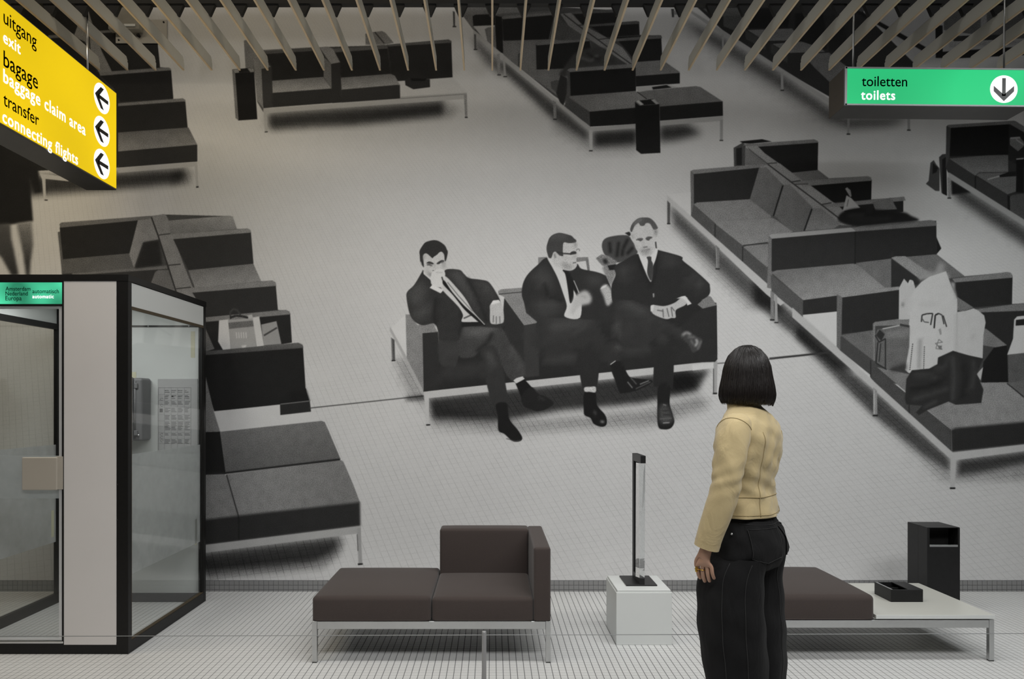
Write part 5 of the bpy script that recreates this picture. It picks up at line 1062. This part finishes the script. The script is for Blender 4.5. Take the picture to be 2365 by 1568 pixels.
for ri in range(1, len(rowz)):
    z_a = rowz[ri-1]; n_ = [2, 3, 4, 4, 5, 3, 2, 4][ri-1]
    for ci in range(1, 5):
        for q in range(n_):
            wv = (cols[ci+1]-cols[ci]) * random.uniform(.45, .86); z = z_a - .008 - q*.0085
            if z > gz0: dl.box(cols[ci]+.003, cols[ci]+.003+wv, yl, yl+.0006, z-.0016, z+.0016)
o = part('small_print', dl, M['inkg'], ps); o['kind'] = 'stuff'
pk = MB()
for y in (922, 936, 1003, 1010, 1018):
    c = px(373.5, y, yl); pts = [c + Vector((.009*math.cos(a)*(1+.4*math.sin(3*a+y)), 0, .008*math.sin(a))) for a in np.linspace(0, 5.2, 14)]
    pk.tube(pts, .0007, 5)
pk.box(pX(369.5, YP), pX(376.5, YP), yl, yl+.0006, pZ(952, YP), pZ(943.5, YP))
o = part('pictogram', pk, M['inkg'], ps); o['kind'] = 'stuff'
# ------------------------------------------------------------------ seating
YS = F*H/600.0
def legs_and_frame(t, x0, x1, yf, yb, ztop=.226, zlow=.182, lw=.026):
    for x in (x0, x1-lw):
        for y in (yf, yb-lw):
            part('leg', MB().box(x, x+lw, y, y+lw, .005, ztop, .0012, 1), M['steel'], t)
            part('foot', MB().box(x+.001, x+lw-.001, y+.001, y+lw-.001, 0, .005), M['rubber'], t)
    for y in (yf+.001, yb-.021):
        part('rail', MB().box(x0+lw+.001, x1-lw-.001, y, y+.02, zlow, ztop-.002, .0012, 1), M['steel'], t)
    for x in (x0+.001, x1-.021):
        part('rail', MB().box(x, x+.02, yf+lw, yb-lw, zlow, ztop-.002, .0012, 1), M['steel'], t)
    xm = (x0+x1)/2; part('crossbar', MB().box(xm-.012, xm+.012, yf+.022, yb-.022, zlow+.004, ztop-.004), M['steel'], t)

x0, x1 = pX(720.6, YS), pX(1272, YS); xm = (x0+x1)/2; yb = YS + .69
so = thing('lounge_sofa', 'brown two-unit lounge sofa with one arm and a half backrest', 'sofa', (xm, YS+.34, 0))
legs_and_frame(so, x0, x1, YS, yb)
part('seat_deck', MB().box(x0+.004, x1-.004, YS+.004, yb-.004, .2255, .229), M['rubber'], so)
part('seat_cushion', MB().cushion(x0, xm-.002, YS-.004, yb-.004, .229, .358, .022, .012, belly=.003), M['brown'], so)
part('seat_cushion', MB().cushion(xm+.002, x1-.093, YS-.002, yb-.12, .229, .352, .020, .012, belly=.003), M['brown'], so)
part('backrest', MB().cushion(xm+.004, x1-.090, yb-.135, yb, .229, .625, .016, .003, belly=.004), M['brown'], so)
part('armrest', MB().cushion(x1-.092, x1, YS-.004, yb, .229, .622, .014, .002, belly=.001), M['brown'], so)

YN = 3.873; bx1 = pX(2296.5, YN); bx0 = bx1 - 1.286; bm = pX(2020.5, YN)
be = thing('lounge_bench', 'brown cushioned bench with a cream table end behind the visitor', 'bench', ((bx0+bx1)/2, YN+.34, 0))
legs_and_frame(be, bx0, bx1, YN, YN+.69)
part('seat_deck', MB().box(bx0+.004, bm-.006, YN+.004, YN+.686, .2255, .229), M['rubber'], be)
part('seat_cushion', MB().cushion(bx0, bm, YN-.004, YN+.686, .229, .358, .026, .014, belly=.003), M['brown'], be)
part('spacer', MB().box(bm+.02, bx1-.03, YN+.01, YN+.03, .226, .232).box(bm+.02, bx1-.03, YN+.66, YN+.68, .226, .232), M['rubber'], be)
tt = part('table_top', MB().box(bm+.006, bx1+.001, YN-.001, YN+.688, .2315, .2515, .001, 1), M['table'], be, 'cream laminate table top')
part('table_edge', MB().box(bm+.006, bx1+.001, YN-.0035, YN-.0015, .2315, .2512), M['cool'], tt)

# ashtray on the bench table
YA = 4.125; a0, a1 = pX(2058, YA), pX(2132, YA); zt = .2515; ad = .18
at_ = thing('ashtray', 'square black open ashtray on the cream table end', 'ashtray', ((a0+a1)/2, YA+ad/2, zt))
w_ = .006; z1 = .323
part('tray', MB().box(a0, a1, YA, YA+w_, zt, z1, .001, 1).box(a0, a1, YA+ad-w_, YA+ad, zt, z1, .001, 1).box(a0, a0+w_, YA+w_, YA+ad-w_, zt, z1).box(a1-w_, a1, YA+w_, YA+ad-w_, zt, z1).box(a0+w_, a1-w_, YA+w_, YA+ad-w_, zt, zt+.012), M['blackp'], at_)
part('lid', MB().box(a0+.10, a1-.001, YA+.001, YA+ad-.001, z1-.004, z1+.001), M['blackp'], at_)
part('grid_bar', MB().box(a0+w_, a0+.10, YA+.05, YA+.056, z1-.022, z1-.014).box(a0+w_, a0+.10, YA+.10, YA+.106, z1-.022, z1-.014), M['blackp'], at_)
part('rim', MB().box(a0+.003, a0+.013, YA+.006, YA+ad-.006, z1-.001, z1+.0008), M['alu'], at_)

# waste bin
YBn = 4.70; b0, b1 = pX(2141.4, YBn), pX(2217, YBn); zt = pZ(1218, YBn); bd = .222
bn = thing('waste_bin', 'tall black waste bin with a front slot near the mural', 'bin', ((b0+b1)/2, YBn+bd/2, 0))
ox0, ox1, oz0, oz1 = b0+.016, b1-.013, pZ(1258, YBn), pZ(1219.5, YBn)
body = MB().box(b0, b1, YBn, YBn+.006, 0, oz0-.012).box(b0, ox0, YBn, YBn+.006, oz0-.012, zt-.004).box(ox1, b1, YBn, YBn+.006, oz0-.012, zt-.004)
body.box(b0, b0+.006, YBn+.006, YBn+.10, 0, zt-.004).box(b0, b0+.006, YBn+.1015, YBn+bd, 0, zt-.004).box(b1-.006, b1, YBn+.006, YBn+bd, 0, zt-.004).box(b0+.006, b1-.006, YBn+bd-.006, YBn+bd, 0, zt-.004)
part('body', body, M['blackp'], bn)
part('lid', MB().box(b0, b1, YBn, YBn+.085, zt-.004, zt, .001, 1).box(b0, b1, YBn+.087, YBn+bd, zt-.004, zt, .001, 1), M['blackp'], bn)
part('liner', MB().box(ox0, ox1, YBn+.10, YBn+.104, .05, zt-.006).box(b0+.008, b1-.008, YBn+.01, YBn+.09, oz0-.15, oz0-.14), M['inside'], bn)
part('slot_edge', MB().box(ox0, ox1, YBn-.001, YBn+.010, oz0-.014, oz0-.001, .001, 1), M['alu'], bn, 'bright metal slot edge')

# plinth
YQ = F*H/558.7; q0, q1 = pX(1423.3, YQ), pX(1552, YQ); qd = .36; qz = pZ(1368.5, YQ)
pd = thing('plinth', 'low white box plinth between the sofa and the visitor', 'plinth', ((q0+q1)/2, YQ+qd/2, 0))
part('body', MB().box(q0, q1, YQ, YQ+qd, 0, qz, .002, 1), M['cool'], pd); part('lid', MB().box(q0+.006, q1-.006, YQ+.006, YQ+qd-.006, qz, qz+.014, .0015, 1), M['cool'], pd)
zl = qz + .014
# crystal bar in a black bracket
tr = thing('crystal_trophy', 'tall clear crystal bar in a black bracket standing on the plinth', 'trophy', (.885, YQ+.2, zl))
tx0, tx1, ty0, ty1 = pX(1446.8, 4.22), pX(1518.6, 4.22), 4.225, 4.455
part('base_plate', MB().box(tx0, tx1, ty0, ty1, zl, zl+.008, .001, 1), M['blackp'], tr)
fx0, fx1 = .872, .902; ya, yb_ = 4.20, 4.45; zt = 1.090
frm = MB().prism([(yb_, zl+.008), (yb_, zt), (ya, zt), (ya, zt-.044), (yb_-.040, zt-.044), (yb_-.040, zl+.045), (ya+.03, zl+.045), (ya+.03, zl+.008)], 'x', fx0, fx1)
part('bracket', frm, M['blackp'], tr)
m_cr = bpy.data.materials.new('crystal'); m_cr.use_nodes = True; p_ = m_cr.node_tree.nodes['Principled BSDF']
p_.inputs['Base Color'].default_value = (.93,.95,.95,1); p_.inputs['Roughness'].default_value = .03; p_.inputs['Transmission Weight'].default_value = 1; p_.inputs['IOR'].default_value = 1.5
cr = []; zc0, zc1 = zl + .046, zt - .046
for i, f_ in enumerate(np.linspace(0, 1, 13)):
    z = zc1 + (zc0-zc1)*f_; a = .026 - .004*f_; tw = .55*f_; cx, cy = .888, 4.262
    rg = [(a, a*.9), (-a, a*.9), (-a*.75, -a*.9), (a*.75, -a*.9)]
    cr.append([(cx + x*math.cos(tw*.5) - y*math.sin(tw*.5) - .004*f_, cy + x*math.sin(tw*.5) + y*math.cos(tw*.5), z) for x, y in rg])
part('crystal_bar', MB().loft(cr, True, False), m_cr, tr, 'clear tapering crystal bar')

# low barrier: posts and a cord
YC = 3.2; zc = pZ(1466.5, YC); xs_ = [-2.42, pX(1118, YC), 2.55]
ba = thing('rope_barrier', 'low barrier of slim grey posts and a thin cord before the exhibit', 'barrier', (xs_[1], YC, 0))
for x in xs_:
    ps_ = part('post', MB().tube([(x, YC, .006), (x, YC, pZ(1459.5, YC)), (x, YC, pZ(1457.3, YC))], [.0103, .0103, .0085], 20), M['post'], ba)
    part('foot', MB().tube([(x, YC, 0), (x, YC, .004), (x, YC, .007)], [.06, .06, .05], 28), M['post'], ps_)
part('cord', MB().tube([(xs_[0], YC, pZ(1470, YC)), (xs_[1], YC, zc), (xs_[2], YC, pZ(1463, YC))], .0016, 8), M['cord'], ba)
# ------------------------------------------------------------------ the visitor, seen from behind and turned to her left
PX0, PY0, HEAD = 1.03, 2.89, R(50)
pe = thing('person', 'visitor with a dark bob in tan jacket and black jeans facing the mural', 'person', (PX0, PY0, 0))
pe.rotation_euler = (0, 0, HEAD); BASE[pe.name] = Vector((0,0,0))       # parts are modelled in her own frame: x right, y forward

m_skin = mat('skin', (.50,.30,.21,1), .55, spec=.4, var=.08, vscale=18)
p_ = m_skin.node_tree.nodes['Principled BSDF']; p_.inputs['Subsurface Weight'].default_value = .08; p_.inputs['Subsurface Radius'].default_value = (.02,.008,.004)
m_jack = mat('tan_corduroy', (.57,.455,.25,1), .85, spec=.2, sheen=.25, var=.10, vscale=9, bump=.25, bscale=420)
m_seam = mat('tan_seam', (.44,.35,.19,1), .85, spec=.2)
m_jean = mat('black_denim', (.0125,.0125,.013,1), .88, spec=.15, sheen=.03, var=.35, vscale=14, bump=.3, bscale=700)
m_stit = mat('denim_stitch', (.030,.030,.030,1), .8)
m_hair = mat('dark_hair', (.012,.009,.008,1), .40, spec=.5)
m_gold = mat('gold', (.80,.50,.10,1), .25, metal=1.0, bump=.02)
m_shoe = mat('black_leather', (.02,.02,.02,1), .4, bump=.05)

wrinkle(m_jack, 13, (1, 1, .55), .75, .014); wrinkle(m_jean, 11, (1.3, 1.3, .45), .7, .014)
# body: one continuous skinned surface
V_, E_, RAD = [], [], []
def jn(co, r, parent=None):
    V_.append(co); RAD.append(r if isinstance(r, tuple) else (r, r)); i = len(V_)-1
    if parent is not None: E_.append((parent, i))
    return i
pel = jn((0,0,.90), (.125,.09))
wst = jn((0,.012,1.02), (.115,.085), pel); chs = jn((0,.002,1.20), (.118,.084), wst); shl = jn((0,-.002,1.30), (.075,.058), chs)
nk = jn((0,.004,1.385), .046, shl); nk2 = jn((0,.016,1.425), .044, nk)
hd1 = jn((.012,.018,1.47), (.066,.075), nk2); hd2 = jn((.014,.014,1.53), (.074,.085), hd1); hd3 = jn((.015,.008,1.58), (.052,.058), hd2)
ch = jn((.012,.074,1.455), .024, hd1); no = jn((.013,.102,1.508), .011, hd2)
def limb(root, pts):
    q = root
    for c, r in pts: q = jn(c, r, q)
    return q
wl = limb(shl, [((-.115,-.004,1.295), .042), ((-.178,-.006,1.26), .042), ((-.215,-.008,1.16), .041), ((-.226,-.004,1.08), .036), ((-.236,.024,.98), .032), ((-.241,.055,.885), .026), ((-.243,.066,.845), .023)])
wr = limb(shl, [((.115,-.004,1.295), .042), ((.168,.008,1.26), .042), ((.190,.030,1.16), .040), ((.192,.040,1.08), .036), ((.190,.070,.98), .032), ((.184,.100,.885), .026), ((.182,.112,.845), .023)])
# left hand: palm and five fingers hanging down, slightly curled
pl = jn((-.243,.072,.815), (.020,.028), wl); pk_ = jn((-.240,.076,.785), (.015,.033), pl)
for dy, ln, rr, cur in ((.028, .062, .0082, .016), (.009, .072, .0086, .014), (-.010, .068, .0084, .014), (-.027, .054, .0076, .016)):
    a = jn((-.241, .074+dy, .776), rr*1.1, pk_); b = jn((-.238, .074+dy*1.05, .776-ln*.45), rr, a)
    c = jn((-.229, .074+dy*1.05, .776-ln*.75), rr*.94, b); jn((-.229+cur, .074+dy, .776-ln), rr*.85, c)
a = jn((-.232,.100,.808), .0115, pl); b = jn((-.226,.114,.782), .0100, a); jn((-.218,.118,.757), .0088, b)
# right hand, held in front of her
pr = jn((.180,.120,.812), (.020,.028), wr); pk2 = jn((.177,.124,.784), (.015,.033), pr)
for dy, ln, rr in ((.028, .062, .0082), (.009, .072, .0086), (-.010, .068, .0084), (-.027, .054, .0076)):
    a = jn((.178, .122+dy, .775), rr*1.1, pk2); b = jn((.174, .122+dy, .775-ln*.45), rr, a); c = jn((.166, .122+dy, .775-ln*.75), rr*.94, b); jn((.154, .122+dy, .775-ln), rr*.85, c)
a = jn((.170,.148,.806), .0115, pr); b = jn((.164,.160,.780), .0100, a); jn((.156,.164,.756), .0088, b)
for s_ in (-1, 1):
    limb(pel, [((s_*.085,.0,.80), (.085,.085)), ((s_*.095,.012,.62), .070), ((s_*.100,.015,.47), .052), ((s_*.102,.0,.30), .050), ((s_*.104,-.015,.10), .034), ((s_*.106,.0,.055), .036), ((s_*.110,.08,.035), .034), ((s_*.113,.14,.026), .024)])
me = bpy.data.meshes.new('body'); me.from_pydata(V_, E_, [])
bo_ = bpy.data.objects.new('body', me); COL.objects.link(bo_)
bo_.modifiers.new('Skin', 'SKIN').use_smooth_shade = True
for i, r_ in enumerate(RAD):
    sv_ = me.skin_vertices[0].data[i]; sv_.radius = r_; sv_.use_root = (i == pel)
ss = bo_.modifiers.new('Sub', 'SUBSURF'); ss.levels = 2; ss.render_levels = 2
bpy.context.view_layer.update()
me2 = bpy.data.meshes.new_from_object(bo_.evaluated_get(bpy.context.evaluated_depsgraph_get()))
bpy.data.objects.remove(bo_); me2.name = 'body'; me2.materials.clear()
link('body', me2, m_skin, pe)

# garments: lofted rings with folds
def catmull(keys, n):
    keys = np.array(keys, float); out = []
    for i in range(len(keys)-1):
        a, b, c, d = keys[max(i-1,0)], keys[i], keys[i+1], keys[min(i+2,len(keys)-1)]
        for j in range(n):
            t = j/n; out.append(.5*(2*b + (c-a)*t + (2*a-5*b+4*c-d)*t*t + (3*b-a-3*c+d)*t**3))
    out.append(keys[-1]); return np.array(out)
def ell(cx, cy, z, rx, ry, n=64, fold=None, pw=2.2):
    r_ = []
    for k in range(n):
        a = 2*math.pi*k/n; c, s = math.cos(a), math.sin(a); g = (abs(c)**pw + abs(s)**pw)**(-1/pw)
        d = fold(a, z) if fold else 0
        r_.append(Vector((cx + (rx+d)*g*c, cy + (ry+d)*g*s, z)))
    return r_
def jfold(a, z):
    f_ = .0030*math.sin(7*a + 34*z) + .0022*math.sin(11*a - 55*z + 1) + .0018*math.sin(5*a + 90*z)
    f_ += .0028*math.exp(-((z-1.09)/.05)**2)*math.sin(90*z + 5*a)
    back = max(0, math.cos(a + math.pi/2))                     # folds drawn up towards the armhole across the back
    f_ += .0055*back*math.sin(16*(a) - 26*z)*math.exp(-((z-1.18)/.08)**2)
    return f_
TORSO = [(.952,.160,.124,.014), (.962,.162,.126,.014), (1.03,.152,.114,.014), (1.08,.148,.107,.010), (1.16,.160,.114,.002), (1.24,.171,.118,-.006), (1.295,.172,.110,-.008), (1.335,.150,.090,-.006), (1.365,.108,.074,0), (1.385,.070,.062,.006), (1.400,.056,.056,.010)]
tr_ = catmull(TORSO, 7)
rings = [ell(0, q[3], q[0], q[1], q[2], 72, jfold if q[0] < 1.36 else None) for q in tr_]
jk = MB(); inner = [[p*1 + (Vector((0, .012, p.z)) - p)*.10 + Vector((0,0,.004)) for p in rings[0]]]
jk.loft(inner + rings, False)
def sleeve(keys, seed, n=40):
    ks_ = catmull(keys, 8); mbs = []; up = Vector((0,1,0))
    for i, q in enumerate(ks_):
        p = Vector(q[:3]); t = (Vector(ks_[min(i+1,len(ks_)-1)][:3]) - Vector(ks_[max(i-1,0)][:3])).normalized()
        u = t.cross(up).normalized(); w = u.cross(t).normalized(); f_ = i/(len(ks_)-1); rg = []
        for k in range(n):
            a = 2*math.pi*k/n
            fo = (.0026*math.sin(3*a + 17*f_ + seed) + .0018*math.sin(4*a - 29*f_ + seed))*math.sin(math.pi*min(1, f_*1.4)) + .0026*math.exp(-((f_-.55)/.12)**2)*math.sin(62*f_ + 3*a + seed)
            r_ = q[3] + fo*(1 if f_ < .9 else .2)
            rg.append(p + (u*math.cos(a) + w*math.sin(a)*1.08)*r_)
        mbs.append(rg)
    p = Vector(ks_[-1][:3]); mbs.append([p + (v - p)*.86 for v in mbs[-1]])
    return mbs
LS = [(-.100,-.006,1.312,.050), (-.138,-.007,1.302,.060), (-.176,-.008,1.264,.060), (-.202,-.010,1.20,.056), (-.218,-.008,1.13,.053), (-.227,.000,1.07,.051), (-.234,.022,.99,.050), (-.240,.050,.905,.046), (-.243,.066,.846,.0435)]
RS = [(.100,-.006,1.312,.050), (.136,-.004,1.300,.062), (.168,.006,1.262,.060), (.182,.022,1.19,.056), (.188,.034,1.12,.053), (.188,.045,1.07,.050), (.187,.070,.98,.047), (.183,.098,.90,.044), (.181,.112,.848,.042)]
ls_r = sleeve(LS, .3)
jk.loft(ls_r, False); jk.loft(sleeve(RS, 1.7), False)
jk_o = part('jacket', jk, m_jack, pe)
# seams, hem and cuff as raised stitched bands of the jacket
def along(theta, za, zb, n=26, lift=.0016):
    pts = []
    for z in np.linspace(za, zb, n):
        q = [np.interp(z, tr_[:,0], tr_[:,c]) for c in (1,2,3)]; rr = ell(0, q[2], z, q[0]+lift, q[1]+lift, 72, jfold)
        f_ = (theta % (2*math.pi))/(2*math.pi)*72; i = int(f_) % 72; pts.append(rr[i].lerp(rr[(i+1) % 72], f_-int(f_)))
    return pts
def round_(z, a0, a1, n=36, lift=.0016):
    q = [np.interp(z, tr_[:,0], tr_[:,c]) for c in (1,2,3)]; rr = ell(0, q[2], z, q[0]+lift, q[1]+lift, 144, jfold)
    return [rr[int(a/(2*math.pi)*144) % 144] for a in np.linspace(a0, a1, n)]
B_ = 1.5*math.pi                                               # the middle of the back
for th in (B_-.62, B_+.62): part('seam', MB().tube(along(th, .96, 1.29), .0013, 6), m_seam, jk_o)
part('seam', MB().tube(round_(1.035, B_-1.5, B_+1.3), .0013, 6), m_seam, jk_o)
part('hem_stitch', MB().tube(round_(.966, B_-1.6, B_+1.6), .0010, 6), m_seam, jk_o)
part('cuff_band', MB().loft([[p_c + (v - p_c)*1.02 for v in ls_r[i]] for i in range(len(ls_r)-6, len(ls_r)-1) for p_c in [Vector(np.mean([list(v) for v in ls_r[i]], 0))]], False), m_jack, jk_o)
part('armhole_seam', MB().tube([v + (v - Vector((-.14,-.007,1.3))).normalized()*.001 for v in ls_r[10]] + [ls_r[10][0]], .0015, 6), m_seam, jk_o)
# stand collar
col_ = [ell(0, .008 + .004*i, 1.372 + .010*i, .072 - .004*i, .066 - .003*i, 48) for i in range(4)]
part('collar', MB().loft(col_ + [[Vector((p.x*.93, .02 + (p.y-.02)*.93, p.z - .002)) for p in col_[-1]]], False), m_jack, jk_o)

# jeans
def pfold(a, z): return .0022*math.sin(9*a + 60*z) + .0016*math.sin(4*a - 85*z)
def lfold(seed): return lambda a, z: .0042*math.sin(3*a + 5*z + seed) + .0030*math.sin(5*a - 9*z + seed*2) + .0022*math.sin(2*a + 46*z + seed)
PEL = [(1.005,.132,.098,.016), (.975,.138,.102,.014), (.93,.152,.114,.006), (.88,.167,.130,-.004), (.83,.174,.138,-.008), (.785,.172,.134,-.002), (.75,.160,.118,.004)]
pr_ = catmull(PEL, 5)
je = MB(); je.loft([ell(0, q[3], q[0], q[1], q[2], 72, pfold) for q in pr_][::-1], True)
LEG = {-1: [(.80,-.088,.000,.086,.122), (.72,-.096,.022,.108,.124), (.62,-.102,.022,.116,.126), (.50,-.104,.018,.118,.128), (.38,-.098,.012,.112,.124), (.26,-.092,.006,.104,.116), (.14,-.092,.000,.098,.108), (.035,-.094,.004,.092,.106)],
        1: [(.80,.084,.000,.086,.120), (.72,.090,.018,.098,.120), (.62,.098,.016,.108,.122), (.50,.106,.012,.116,.126), (.38,.114,.008,.114,.124), (.26,.118,.004,.108,.118), (.14,.118,.000,.100,.110), (.035,.118,.004,.094,.106)]}
legk = {}
for s_ in (-1, 1):
    lk = catmull(LEG[s_], 7); legk[s_] = lk; rg = [ell(q[1], q[2], q[0], q[3], q[4], 56, lfold(1.3*s_)) for q in lk]
    rg.append([Vector((lk[-1][1], lk[-1][2], .04)) + (v - Vector((lk[-1][1], lk[-1][2], .04)))*.88 for v in rg[-1]])
    je.loft(rg[::-1], False)
je_o = part('jeans', je, m_jean, pe)
def pel_pt(th, z, lift):
    q = [np.interp(-z, -pr_[:,0], pr_[:,c]) for c in (1,2,3)]; rr = ell(0, q[2], z, q[0]+lift, q[1]+lift, 144, pfold)
    f_ = (th % (2*math.pi))/(2*math.pi)*144; i = int(f_) % 144; return rr[i].lerp(rr[(i+1) % 144], f_-int(f_))
def patch(th0, th1, z0, z1, lift, point=0.0, n=9):
    vs_ = []; fs = []
    for j in range(n):
        for i in range(n):
            u = i/(n-1); v = j/(n-1); z = z1 + (z0 - point*(1-abs(2*u-1)) - z1)*v; th = th0 + (th1-th0)*(u + (.5-u)*.10*v)
            vs_.append(pel_pt(th, z, lift))
    for j in range(n-1):
        for i in range(n-1): fs.append((j*n+i, j*n+i+1, (j+1)*n+i+1, (j+1)*n+i))
    return MB().add(vs_, fs, True)
part('waistband', MB().loft([[pel_pt(2*math.pi*k/72, z, .004) for k in range(72)] for z in (.957, .975, .995, 1.004)], False), m_jean, je_o)
for th in (B_-1.05, B_, B_+1.0): part('belt_loop', patch(th-.04, th+.04, .948, 1.0, .008, n=3), m_jean, je_o)
for a0, a1 in ((B_-1.08, B_-.12), (B_+.14, B_+1.05)):
    pk_o = part('back_pocket', patch(a0, a1, .805, .915, .0045, .018), m_jean, je_o)
    ed = [pel_pt(a0 + (a1-a0)*u, .915, .0062) for u in np.linspace(0,1,12)] + [pel_pt(a1 - (a1-a0)*.05*v, .915-.11*v, .0062) for v in np.linspace(.1,1,8)] + [pel_pt(a1 - (a1-a0)*(.05+.45*u), .805-.018*u, .0062) for u in np.linspace(.1,1,6)] + [pel_pt(a0 + (a1-a0)*(.5-.45*u), .787+.018*u, .0062) for u in np.linspace(.1,1,6)] + [pel_pt(a0 + (a1-a0)*.05*(1-v), .805+.11*v, .0062) for v in np.linspace(.1,1,8)]
    part('stitching', MB().tube(ed, .0009, 5), m_stit, pk_o)
part('yoke_seam', MB().tube([pel_pt(th, .938 - .012*math.cos(th-B_), .0012) for th in np.linspace(B_-1.3, B_+1.3, 30)], .0010, 5), m_stit, je_o)
part('seat_seam', MB().tube([pel_pt(B_, z, .0016) for z in np.linspace(.95, .79, 16)], .0010, 5), m_stit, je_o)
part('rivet', MB().tube([pel_pt(B_-1.55, .895, .004), pel_pt(B_-1.55, .895, .008)], .004, 8), M['alu'], je_o)
for s_, off in ((-1, math.pi+.10), (-1, math.pi+.75), (1, B_-.2)):
    lk = legk[s_]; pts = []
    for q in lk[2:]:
        rr = ell(q[1], q[2], q[0], q[3]+.0012, q[4]+.0012, 112, lfold(1.3*s_)); pts.append(rr[int(off/(2*math.pi)*112) % 112])
    part('leg_seam', MB().tube(pts, .0013, 5), m_stit, je_o)
for s_ in (-1, 1):
    cx = legk[s_][-1][1]
    sh = [[Vector((cx + .040*w_*math.cos(a), y_ + .0*a, .002 + h_*(.5+.5*math.sin(a)))) for a in np.linspace(0, 2*math.pi, 20, endpoint=False)] for y_, w_, h_ in ((-.085,.55,.05), (-.07,.85,.075), (-.02,.95,.085), (.04,1.0,.075), (.10,1.05,.055), (.145,.9,.042), (.165,.5,.030))]
    part('shoe', MB().loft(sh, True), m_shoe, pe)

# rings on the left hand
part('ring', MB().tube([Vector((-.2395+.0098*math.cos(a), .103+.0098*math.sin(a), .757)) for a in np.linspace(0, 2*math.pi, 20)], .0022, 8).box(-.2535, -.2475, .098, .108, .747, .768, .002, 2), m_gold, pe, 'gold ring')
part('ring', MB().tube([Vector((-.2395+.0098*math.cos(a), .0835+.0098*math.sin(a), .757)) for a in np.linspace(0, 2*math.pi, 20)], .0016, 8), m_gold, pe, 'thin gold ring')

# hair: a chin-length bob, a cap plus combed locks
HC = Vector((.016, .006, 1.515))
HP = np.array(((0,1.636,0), (.10,1.631,.26), (.20,1.615,.50), (.30,1.588,.71), (.42,1.549,.85), (.55,1.508,.91), (.70,1.464,1.0), (.82,1.434,1.03), (.92,1.414,1.0), (1.0,1.398,.92)))
def hair_pt(th, t, lift=0.0):
    """th round the head (0 = right, pi/2 = front), t from the crown (0) to the ends (1)"""
    t_ = min(max(t, 0), 1.03); z = np.interp(t_, HP[:,0], HP[:,1]); r = np.interp(t_, HP[:,0], HP[:,2])
    if t_ > 1: z -= (t_-1)*.25
    rx, ry = .098, .106
    z += .006*math.sin(th)*max(0, t-.6) - .012*max(0, math.cos(th+.4))*max(0, t-.7)
    return Vector((HC.x + (rx*r+lift)*math.cos(th), HC.y + (ry*r+lift)*math.sin(th), z + lift*max(0, 1-2.5*t)))
nT = 96; cap = []
for t in np.linspace(.015, 1, 34):
    cap.append([hair_pt(2*math.pi*k/nT, t, .0014*math.sin(23*2*math.pi*k/nT + 3*t)*min(1,t*2)) for k in range(nT)])
cap.append([HC + Vector(((v.x-HC.x)*.80, (v.y-HC.y)*.80, v.z-HC.z+.006)) for v in cap[-1]])
hc = MB().loft([r_[::-1] for r_ in cap], False, True).add(cap[0], [tuple(range(nT))], True)
ha = part('hair', hc, m_hair, pe, 'dark straight chin-length bob')
st = MB()
for i in range(1500):
    th = random.uniform(0, 2*math.pi)
    if .30*math.pi < th < .70*math.pi and random.random() < .9: continue
    t0 = random.uniform(.0, .5); t1 = random.uniform(.93, 1.025); w = random.uniform(-.07, .07); lf = random.uniform(.0002, .0028)
    pts = [hair_pt(th + w*math.sin(6*u + i) + .10*math.cos(th)*u*.3, t0 + (t1-t0)*u, lf*(1 if u > .02 else .3)) for u in np.linspace(0, 1, 11)]
    st.tube(pts, [.0005] + [random.uniform(.0006, .0012)]*9 + [.0004], 4, True)
o = part('locks', st, m_hair, ha); o['kind'] = 'stuff'
